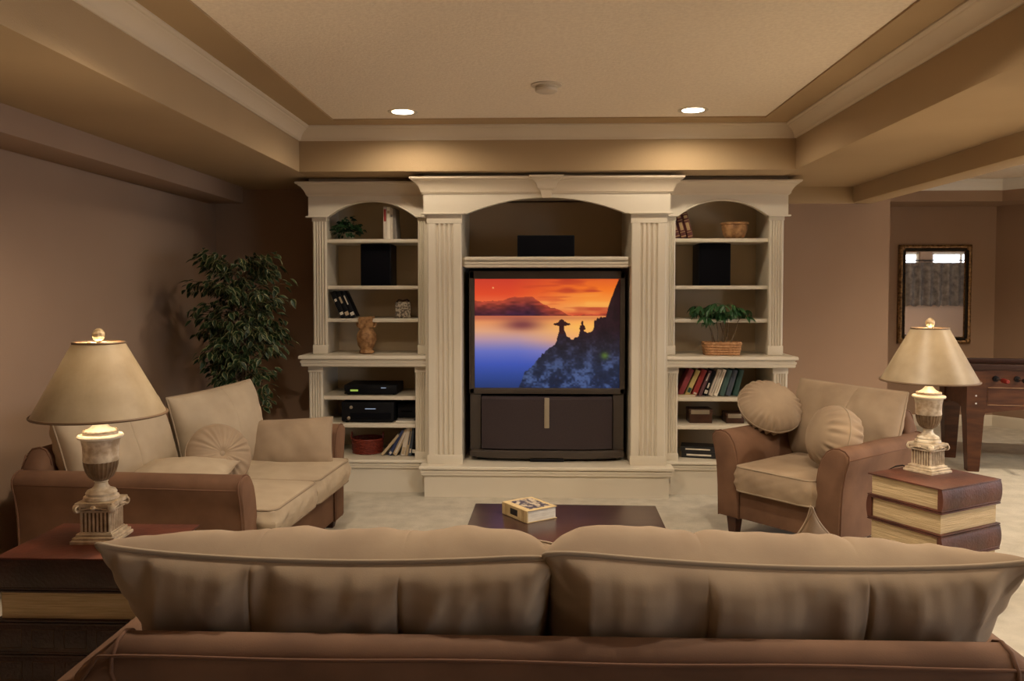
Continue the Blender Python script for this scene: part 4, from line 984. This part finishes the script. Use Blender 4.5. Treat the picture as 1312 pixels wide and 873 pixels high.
def box_cushion(parent, mtx, w_, d_, h_, cm='cush', seed=0.0, crown=.028, name='seat_cushion', nn=22, rr=.035):
    """seat cushion centred on its foot: crowned top, boxed sides with piping along both edges"""
    bm = bmesh.new(); bmesh.ops.create_cube(bm, size=2); bmesh.ops.subdivide_edges(bm, edges=list(bm.edges), cuts=nn, use_grid_fill=True)
    for q in bm.verts:
        x, y, z = q.co
        def curve(a): return math.copysign(1 - (1 - abs(a)) ** 1.35, a)
        x, y = curve(x), curve(y)
        # round the vertical corners
        X_, Y_ = x * w_ / 2, y * d_ / 2; cr = .045
        ax, ay = abs(X_) - (w_ / 2 - cr), abs(Y_) - (d_ / 2 - cr)
        if ax > 0 and ay > 0:
            m_ = max(ax, ay); l_ = math.hypot(ax, ay); X_ = math.copysign(w_ / 2 - cr + ax * m_ / l_, X_); Y_ = math.copysign(d_ / 2 - cr + ay * m_ / l_, Y_)
        cx_ = (1 - x * x) ** .6 * (1 - y * y) ** .6
        Z_ = z * h_ / 2
        if abs(z) > .999: Z_ += math.copysign(crown * cx_ * (1 if z > 0 else .3), z) + .009 * nz(X_ * 7 + seed, Y_ * 7, z) * cx_ + .006 * (1 - 2.5 * abs(nz(X_ * 9 + seed, Y_ * 3, z + 5))) * cx_
        bulge = (1 - z * z) * .012
        n_ = (.010 * nz(X_ * 24 + Y_ * 24 + seed, z * .8, seed) + .006 * (1 - 2.5 * abs(nz(X_ * 11 + Y_ * 11 - z * 1.2 + seed, z * .5, seed + 3)))) * (1 - z * z)
        if abs(x) > .999: X_ += math.copysign(bulge + n_, x)
        if abs(y) > .999: Y_ += math.copysign(bulge + n_, y)
        q.co = Vector((X_, Y_, Z_ + h_ / 2))
    g = G(); bm.verts.index_update(); g.add([q.co for q in bm.verts], [[q.index for q in f.verts] for f in bm.faces]); bm.free()
    o = g.obj(name, M[cm], parent, smooth=55); o.matrix_local = mtx
    for z in (.006, h_ - .002):
        cr = .045; pth = []
        for (sx, sy, a0) in ((1, 1, 0), (-1, 1, 90), (-1, -1, 180), (1, -1, 270)):
            for k in range(7):
                a = R(a0 + 15 * k); pth.append((sx * (w_ / 2 - cr) + cr * math.cos(a), sy * (d_ / 2 - cr) + cr * math.sin(a), z))
        G().tube(pth, .0055, 7, closed=True).obj('piping', M['pipe'], o, smooth=180)
    return o

ARM = [(-.012, .13), (-.012, .30), (-.008, .42), (.004, .50), (.024, .560), (.052, .600), (.082, .618), (.118, .622), (.150, .612), (.170, .590), (.170, .560), (.152, .50), (.138, .42), (.130, .30), (.126, .13)]
def arm_geo(side, xin, y0, y1, ztop=.622, zb=.13):
    """flared arm: section ARM (u outwards from the inner face), run from the front y0 to the back y1"""
    zs = (ztop - .13) / (.622 - .13); g = G(); rs = []
    def low(z): return z if z > .40 else .40 - (.40 - z) * (.40 - zb) / .27
    cu = sum(p[0] for p in ARM) / len(ARM); cz = .40
    ys = [(y0, .90), (y0 + .006, .965), (y0 + .022, 1.0)] + [(y0 + (y1 - y0) * k / 6, 1.0) for k in range(1, 6)] + [(y1 - .022, 1.0), (y1 - .006, .97), (y1, .90)]
    for y, f in ys:
        rs.append([(side * (xin + (cu + (u - cu) * f)), y, low(.13 + (((cz + (z - cz) * (f * .5 + .5)) - .13) * zs))) for u, z in ARM])
    g.rings(rs); pipe = [(side * (xin + (cu + (u - cu) * 1.0)), y0 + .012, low(.13 + (z - .13) * zs)) for u, z in ARM]
    return g, pipe
def sofa(label, name, cat, loc, rz, w_, d_, seats, backz=.72, seat_h=.44, arm_z=.622, cushion_over=.05, legs=True, back_cm='cush', zb=.13):
    t = thing(name, label, cat, loc, rz)
    xi = w_ / 2 - .17
    y0, y1 = -d_ / 2, d_ / 2
    for s_ in (-1, 1):
        g, pp = arm_geo(s_, xi, y0, y1 - .02, arm_z, zb); a = g.obj('arm', M['suede'], t, smooth=50)
        G().tube(pp, .0042, 6).obj('arm_welt', M['suedew'], a, smooth=180)
        G().tube([(px_, y1 - .030, pz_) for px_, py_, pz_ in pp], .0045, 6).obj('arm_welt', M['suedew'], a, smooth=180)
        G().tube([(s_ * (xi + .168), y0 + .02, arm_z - .055), (s_ * (xi + .168), y1 - .04, arm_z - .055)], .0035, 6).obj('arm_welt', M['suedew'], a, smooth=180)
    g = B(-xi - .02, xi + .02, y0 + .02, y1 - .06, zb, .30, .015); g.obj('base', M['suede'], t)
    # back: slab leaning backwards with a rolled top
    g = G(); rs = []; n = 22; xo = w_ / 2 - .072
    sec = [(y1 - .14, .13), (y1 - .15, .40), (y1 - .125, backz - .08), (y1 - .118, backz - .045), (y1 - .10, backz - .012), (y1 - .07, backz), (y1 - .035, backz - .008), (y1 - .010, backz - .035), (y1 - .008, backz - .06), (y1 - .020, backz - .085), (y1 - .03, backz - .14), (y1 - .03, .40), (y1 - .03, .13)]
    for i in range(n + 1):
        q = i / n * 2 - 1; x = q * xo
        dz = -.07 * max(0, (abs(q) - .94) / .06) ** 2.2
        ring_ = [(x * (1 if z > .3 else (xi + .10) / xo), y, z + (dz if z > .45 else dz * .4 if z > .3 else 0)) for y, z in sec]; rs.append(ring_)
    g.rings(rs); bko = g.obj('backrest', M['suede'], t, smooth=50)
    for rg in (rs[1], rs[-2]): G().tube([Vector(p) * 1.0 + Vector((0, .001, .001)) for p in rg[2:11]], .0045, 6).obj('back_welt', M['suedew'], bko, smooth=180)
    G().tube([(q * (xo - .012), y1 - .012, backz - .030 + .002 * math.sin(q * 9) - .07 * max(0, (abs(q) - .94) / .06) ** 2.2) for q in [k / 20 - 1 for k in range(41)]], .004, 6).obj('back_welt', M['suedew'], bko, smooth=180)
    if legs:
        for sx in (-1, 1):
            for y in (y0 + .06, y1 - .10):
                g = G(); x = sx * (w_ / 2 - .12)
                g.rings([[(x + a * .020, y + b_ * .020, 0) for a, b_ in ((-1, -1), (1, -1), (1, 1), (-1, 1))], [(x + a * .032, y + b_ * .032, zb + .005) for a, b_ in ((-1, -1), (1, -1), (1, 1), (-1, 1))]])
                g.obj('leg', M['leg'], t, smooth=0)
    sw = (2 * xi - .012) / seats
    for i in range(seats):
        x = -xi + .006 + sw * (i + .5)
        box_cushion(t, pose((x, (y0 - cushion_over + y1 - .17) / 2, .298)), sw - .008, (y1 - .17) - (y0 - cushion_over), seat_h - .30, 'cushl' if back_cm == 'cushl' else 'cush', seed=i * 3.3 + w_)
    return t

# ---- loveseat against the left wall (faces +X)
ls = sofa('brown suede loveseat with pale beige cushions along the left wall', 'loveseat', 'sofa', (-1.767, 4.234, 0), R(86.2), 1.50, 1.08, 2, backz=.70, seat_h=.43, arm_z=.612, cushion_over=.08, back_cm='cushl', zb=.05)
# local frame of the loveseat: x -> +Y (away), y -> -X (towards the wall)
add_pillow(ls, 'back_cushion', pose((-.335, .26, .635), R(-17), R(-15), R(-4)), 'cushl', w_=.62, h_=.46, t_=.26, seed=2.0, nu=56, nv=44, tex=.7, grooves=((.0, .014, .02),), px=.34, pinch=.03, pucker=.009)
add_pillow(ls, 'back_cushion', pose((.25, .02, .640), R(-22), R(-13), R(-4)), 'cushl', w_=.60, h_=.48, t_=.24, seed=5.0, nu=56, nv=44, tex=.9, grooves=((.1, .014, .02),), px=.36, pinch=.03, pucker=.009)
throw_pillow('rectangular beige pillow leaning on the far arm of the loveseat', (-1.435, 4.64, .535), R(6), R(-14), R(-2), 'cush', w_=.50, h_=.29, t_=.18, nu=50, nv=40, seed=8.1, tex=.5, pinch=.04, wr=.010, pucker=.008)
round_pillow('round pleated beige pillow with a button at the middle of the loveseat', (-1.63, 4.10, .575), R(42), R(-22), 0, .165, .15, 'cush', seed=1.3, swirl=.5)
throw_pillow('square cream pillow lying behind the near arm of the loveseat', (-1.72, 3.83, .515), R(8), R(-80), R(0), 'cushl', w_=.46, h_=.42, t_=.15, nu=50, nv=44, seed=3.7, tex=.5, ears=.010, pinch=.05)

# ---- armchair (faces the camera's left)
TH = math.atan2(-.77, .64)
u_ = Vector((.64, -.77, 0)).normalized(); v__ = Vector((.77, .64, 0)).normalized()
cwid, cdep = .84, .86
fl = Vector((1.087, 4.594, 0)) - u_ * .17 + v__ * .03       # front-left outer corner
cc = fl + u_ * (cwid / 2) + v__ * (cdep / 2)
ac = sofa('brown suede armchair with beige cushions beside the right bookcase', 'armchair', 'armchair', (cc.x, cc.y, 0), TH, cwid, cdep, 1, backz=.74, seat_h=.44, arm_z=.62, cushion_over=.03)
add_pillow(ac, 'back_cushion', pose((.03, .20, .645), R(0), R(-17), R(2)), 'cush', w_=.67, h_=.46, t_=.30, nu=60, nv=46, seed=11.0, tex=1.1, grooves=((0.22, .03, .02),), px=.44, pinch=.01, wr=.010, pucker=.010)
round_pillow('round pleated beige pillow resting on the left arm of the armchair', (1.385, 4.93, .722), R(8), R(-47), R(0), .190, .17, 'cush', pleats=26, seed=6.3, button=False)
round_pillow('round pleated beige pillow propped against the right arm inside the armchair', (1.59, 4.44, .63), R(-84), R(-14), R(0), .168, .25, 'cush', pleats=20, seed=9.3, button=False)

# ---- big sofa in the foreground, seen from behind (faces +Y)
sf = sofa('long brown suede sofa in the foreground, seen from behind', 'sofa', 'sofa', (.0375, 2.06, 0), R(180), 2.13, .92, 2, backz=.705, seat_h=.43, arm_z=.612, cushion_over=.02)
gr = ((-.335, .021, .012), (.335, .021, .012))
# local x is reversed (rz=180): viewer's left = +x; the viewer sees the cushion backs (+y side)
add_pillow(sf, 'back_cushion', pose((.505, .178, .632), R(0), R(-30), R(-.5)), 'cush', label='left back cushion with vertical seams', pr=.0065, w_=.985, h_=.50, t_=.30, nu=130, nv=80, inner=-1, sag=.026, seed=20.0, grooves=gr, px=.42, pz=.33, pinch=.025, pucker=.011, wr=.007, ears=.012, front=1.28, backt=.8, taper=.10, tex=1.0)
add_pillow(sf, 'back_cushion', pose((-.490, .178, .630), R(0), R(-30), R(-1.6)), 'cush', label='right back cushion with vertical seams', pr=.0065, w_=1.02, h_=.50, t_=.30, nu=130, nv=80, inner=1, sag=.026, seed=31.0, grooves=gr, px=.42, pz=.33, pinch=.025, pucker=.011, wr=.007, ears=.012, front=1.28, backt=.8, taper=.10, tex=1.0)
throw_pillow('square beige pillow with one corner poking above the foreground sofa right cushion', (.735, 2.17, .590), R(4), R(8), R(40), 'cush', w_=.34, h_=.34, t_=.12, seed=14.0, ears=.02)
round_pillow('round pleated beige pillow peeking between the two foreground sofa cushions', (-.01, 2.20, .60), R(0), R(10), 0, .150, .14, 'cush', seed=17.0)

# ================================================================ MIRROR
mr = thing('wall_mirror', 'tall mirror in an ornate antique gold and black frame on the games room wall', 'mirror', (4.124, 8.70, 1.378))
x0, x1, z0, z1 = -.372, .372, -.514, .514
def frame_ring(g, o, i_, ya, yb):   # flat ring between offsets o (outer inset) and i_ (inner inset)
    def rect(q, y): return [(x0 + q, y, z0 + q), (x1 - q, y, z0 + q), (x1 - q, y, z1 - q), (x0 + q, y, z1 - q)]
    g.rings([rect(i_, 0), rect(o, 0), rect(o, ya), rect((o + i_) / 2, min(ya, yb) - .006), rect(i_, yb), rect(i_, 0)], True, False)
g = G(); frame_ring(g, 0, .034, -.030, -.036); g.obj('gilt_frame', M['gold'], mr, smooth=30)
g = G(); frame_ring(g, .034, .062, -.026, -.022); g.obj('black_band', M['ebony'], mr, smooth=30)
g = G(); frame_ring(g, .062, .072, -.024, -.020); g.obj('gilt_inner_bead', M['gold'], mr, smooth=30)
for sx in (-1, 1):
    for sz in (-1, 1):
        g = G(); g.lathe([(0, -.012), (.022, -.008), (.030, 0), (.022, .008), (0, .012)], 12).xf(Matrix.Translation((sx * (.372 - .03), -.036, sz * (.514 - .03))) @ Matrix.Rotation(R(90), 4, 'X')); g.obj('corner_ornament', M['gold'], mr, smooth=50)
B(x0 + .068, x1 - .068, -.016, -.004, z0 + .068, z1 - .068).obj('mirror_glass', M['mirror'], mr, smooth=0)
# cafe curtain seen in the mirror
cr_ = thing('cafe_curtain', 'patterned dark cafe curtain hanging on a rod, reflected in the mirror', 'curtain', (7.75, 1.10, 2.0))
G().tube([(-1.5, 0, 0), (1.5, 0, 0)], .012, 10).obj('rod', M['black'], cr_)
rs = []; nx = 240
rl = random.Random(5)
for zz_ in (-.04, -.3, -.6, -.88):
    rs.append([(-1.45 + 2.9 * i / nx, .012 + (.050 + .02 * nz(i * .09, 2)) * math.sin(i * .42 + 1.5 * nz(i * .05, 1)) * (.6 - zz_ * .5), zz_ - (.03 * nz(i * .2, 7) + .05 * max(0, nz(i * .11, 3)) if zz_ < -.8 else 0)) for i in range(nx + 1)])
g = G(); g.rings(rs, False, False); g.obj('fabric', M['curtain'], cr_, smooth=60)
first = G().tube([(.017 * math.cos(a * PI / 6), 0, .017 * math.sin(a * PI / 6)) for a in range(12)], .003, 5, closed=True).xf(Matrix.Rotation(R(90), 4, 'Z')).obj('ring', M['black'], cr_)
for k in range(27):
    o = first if k == 0 else first.copy()
    if k: COL.objects.link(o); o.parent = cr_
    o.location = (-1.42 + 2.84 * k / 26, 0, -.014)

# ================================================================ FOOSBALL TABLE
fo = thing('foosball_table', 'cherry wood foosball table on tapered legs in the games room', 'game table', (4.11, 6.68, 0), R(-9.5))
FX, FY = .72, .33
def side_panel(axis, sgn):
    """apron with an arched lower edge"""
    g = G(); L_ = FX if axis == 'x' else FY; n = 20; rs = []
    for i in range(n + 1):
        q = i / n * 2 - 1; zl = .435 + .075 * (1 - abs(q) ** 2.4); a = q * L_; o0 = (FY if axis == 'x' else FX)
        rs.append([(a, sgn * (o0 - .035), zl), (a, sgn * (o0 - .035), .80), (a, sgn * o0, .80), (a, sgn * o0, zl)])
    g.rings(rs)
    if axis == 'y': g.xf(Matrix(((0, 1, 0, 0), (1, 0, 0, 0), (0, 0, 1, 0), (0, 0, 0, 1))))
    return g
for s_ in (-1, 1):
    o = side_panel('x', s_).obj('side_panel', M['foos'], fo, smooth=30)
    side_panel('y', s_).obj('end_panel', M['foos'], fo, smooth=30)
    g = G(); y = s_ * (FY + .002)
    for (a, b_) in ((-.58, -.02), (.02, .58)):
        g.tube([(a, y, .53), (b_, y, .53), (b_, y, .665), (a, y, .665)], .0022, 5, closed=True)
    g.obj('inlay_line', mat('inlay', (.30, .16, .07), None, rough=.5), o, smooth=0)
g = G()
for (a, b_, c, d) in ((-FX - .015, FX + .015, -FY - .015, -FY + .045), (-FX - .015, FX + .015, FY - .045, FY + .015), (-FX - .015, -FX + .045, -FY, FY), (FX - .045, FX + .015, -FY, FY)): g.box(a, b_, c, d, .80, .845, .006)
g.obj('top_rim', M['foosd'], fo)
B(-FX + .03, FX - .03, -FY + .03, FY - .03, .66, .68).obj('playfield', M['foosgreen'], fo, smooth=0)
for sx in (-1, 1):
    for sy in (-1, 1):
        x, y = sx * (FX - .055), sy * (FY - .055); g = G()
        def sq(h_, z, c=.006): return [(x + a * h_ - (0), y + b_ * h_, z) for a, b_ in ((-1, -1), (1, -1), (1, 1), (-1, 1))]
        g.rings([sq(.040, 0), sq(.042, .01), sq(.062, .44), sq(.066, .46), sq(.066, .79)])
        lg = g.obj('leg', M['foos'], fo, smooth=20)
        g = G()
        for zq in (.54, .60, .73):
            st = len(g.v); g.lathe([(0, -.003), (.007, -.002), (.007, .001)], 10); g.xf(Matrix.Translation((x, y + sy * .067, zq)) @ Matrix.Rotation(R(90 * -sy), 4, 'X'), st)
        g.obj('bolt', M['steel'], lg)
rods = 8
for k in range(rods):
    x = -.525 + 1.05 * k / (rods - 1); sgn = -1 if k in (0, 1, 3, 5) else 1; z = .735
    rd = G().tube([(x, -sgn * (FY + .10), z), (x, sgn * (FY + .13), z)], .008, 10).obj('rod', M['steel'], fo)
    G().tube([(x, sgn * (FY + .125), z), (x, sgn * (FY + .14), z), (x, sgn * (FY + .23), z), (x, sgn * (FY + .24), z)], [.012, .017, .017, .011], 12).obj('handle', M['redpl'] if k % 2 == 0 else M['black'], rd)
    g = G()
    for s_ in (-1, 1): g.tube([(x, s_ * (FY - .005), z), (x, s_ * (FY + .014), z)], [.024, .022], 14)
    g.obj('bearing', M['black'], rd)
    for q in range((3, 3, 5, 5, 5, 5, 3, 3)[k]):
        nn_ = (3, 3, 5, 5, 5, 5, 3, 3)[k]; yy = (q - (nn_ - 1) / 2) * (.22 if nn_ == 3 else .105)
        g = G(); g.box(x - .012, x + .012, yy - .014, yy + .014, z - .045, z + .02, .004); g.box(x - .008, x + .008, yy - .006, yy + .006, z - .07, z - .04, .003); g.lathe([(0, 0), (.011, .008), (.011, .018), (0, .026)], 8, (x, yy, z + .018))
        g.obj('player_figure', M['redpl'] if k % 2 else M['bluepl'], rd)

# ================================================================ FICUS TREE
fi = thing('ficus_tree', 'tall artificial ficus tree with variegated leaves in the left corner behind the loveseat', 'tree', (-2.0, 5.42, 0))
G().lathe([(.10, 0), (.13, .005), (.16, .24), (.165, .27), (.15, .27), (.145, .24)], 28).obj('pot', M['terra'], fi, smooth=40)
G().lathe([(0, .235), (.147, .24)], 24, cap=False).obj('soil', M['soil'], fi)
rl = random.Random(21)
tops = []
for k, (ox, oy) in enumerate([(0, 0), (.025, .02), (-.02, .02)]):
    P = []
    for i in range(12):
        q = i / 11; P.append((ox + .03 * math.sin(q * 7 + k * 2.1) + .03 * q * (k - 1), oy + .03 * math.cos(q * 6 + k * 2.1), 0.22 + 1.30 * q))
    G().tube(P, [.013 - .007 * i / 11 for i in range(12)], 7).obj('trunk', M['bark'], fi, smooth=60); tops.append(P)
g = G(); spots = []
def crown_r(z):   # silhouette half-width of the crown at height z
    return float(np.interp(z, [.60, .72, .80, .88, .96, 1.10, 1.25, 1.42, 1.58, 1.66, 1.74], [.05, .14, .19, .26, .31, .33, .32, .35, .34, .29, .12]))
nb = 0
for i in range(150):
    z0_ = rl.uniform(.76, 1.58); P = tops[rl.randrange(3)]; q = (z0_ - .22) / 1.25; s_ = P[min(11, max(0, int(q * 11)))]
    a = rl.random() * 2 * PI; z1_ = min(1.70, z0_ + rl.uniform(.02, .14)); rr_ = crown_r(z1_) * rl.uniform(.55, 1.03)
    e = Vector((.0 + rr_ * math.cos(a), rr_ * .85 * math.sin(a), z1_)); b0 = Vector((s_[0], s_[1], z0_))
    md = b0.lerp(e, .5) + Vector((0, 0, .03)); g.tube([b0, md, e], [.004, .003, .0015], 5)
    for kk in range(15):
        f = rl.uniform(.28, 1.04); p = b0.lerp(md, f * 2) if f < .5 else md.lerp(e, f * 2 - 1)
        spots.append((p + Vector((rl.uniform(-.03, .03), rl.uniform(-.03, .03), rl.uniform(-.03, .03))), a + rl.uniform(-1.2, 1.2)))
for i in range(2):   # low shoot at the right
    b0 = Vector((.03, 0, .70 + .02 * i)); e = Vector((.20 + .02 * i, -.10, .72 + .06 * i)); g.tube([b0, b0.lerp(e, .5) + Vector((0, 0, .04)), e], [.004, .003, .0015], 5)
    for kk in range(15): spots.append((b0.lerp(e, rl.uniform(.5, 1.1)) + Vector((rl.uniform(-.04, .04), rl.uniform(-.04, .04), rl.uniform(-.08, .04))), rl.uniform(-2, 1)))
g.obj('branches', M['bark'], fi, smooth=60)['kind'] = 'stuff'
proto = leaf_geo(.066, .034, .3, .3)
spots.sort(key=lambda s: s[0].y)
mx = [leaf_mtx(p, yaw, rl.uniform(-.05, .85), rl.uniform(-.6, .6), rl.uniform(.75, 1.2)) for p, yaw in spots]
leaves_as_parts('leaf', proto, mx[:300], fi, [M['leafg'], M['leafw']])
g = G()
for m_ in mx[300:]:
    g.add([tuple(m_ @ Vector(v)) for v in proto.v], proto.f); g.m[-len(proto.m):] = proto.m
g.obj('inner_leaves', [M['leafg'], M['leafw']], fi, smooth=0)['kind'] = 'stuff'
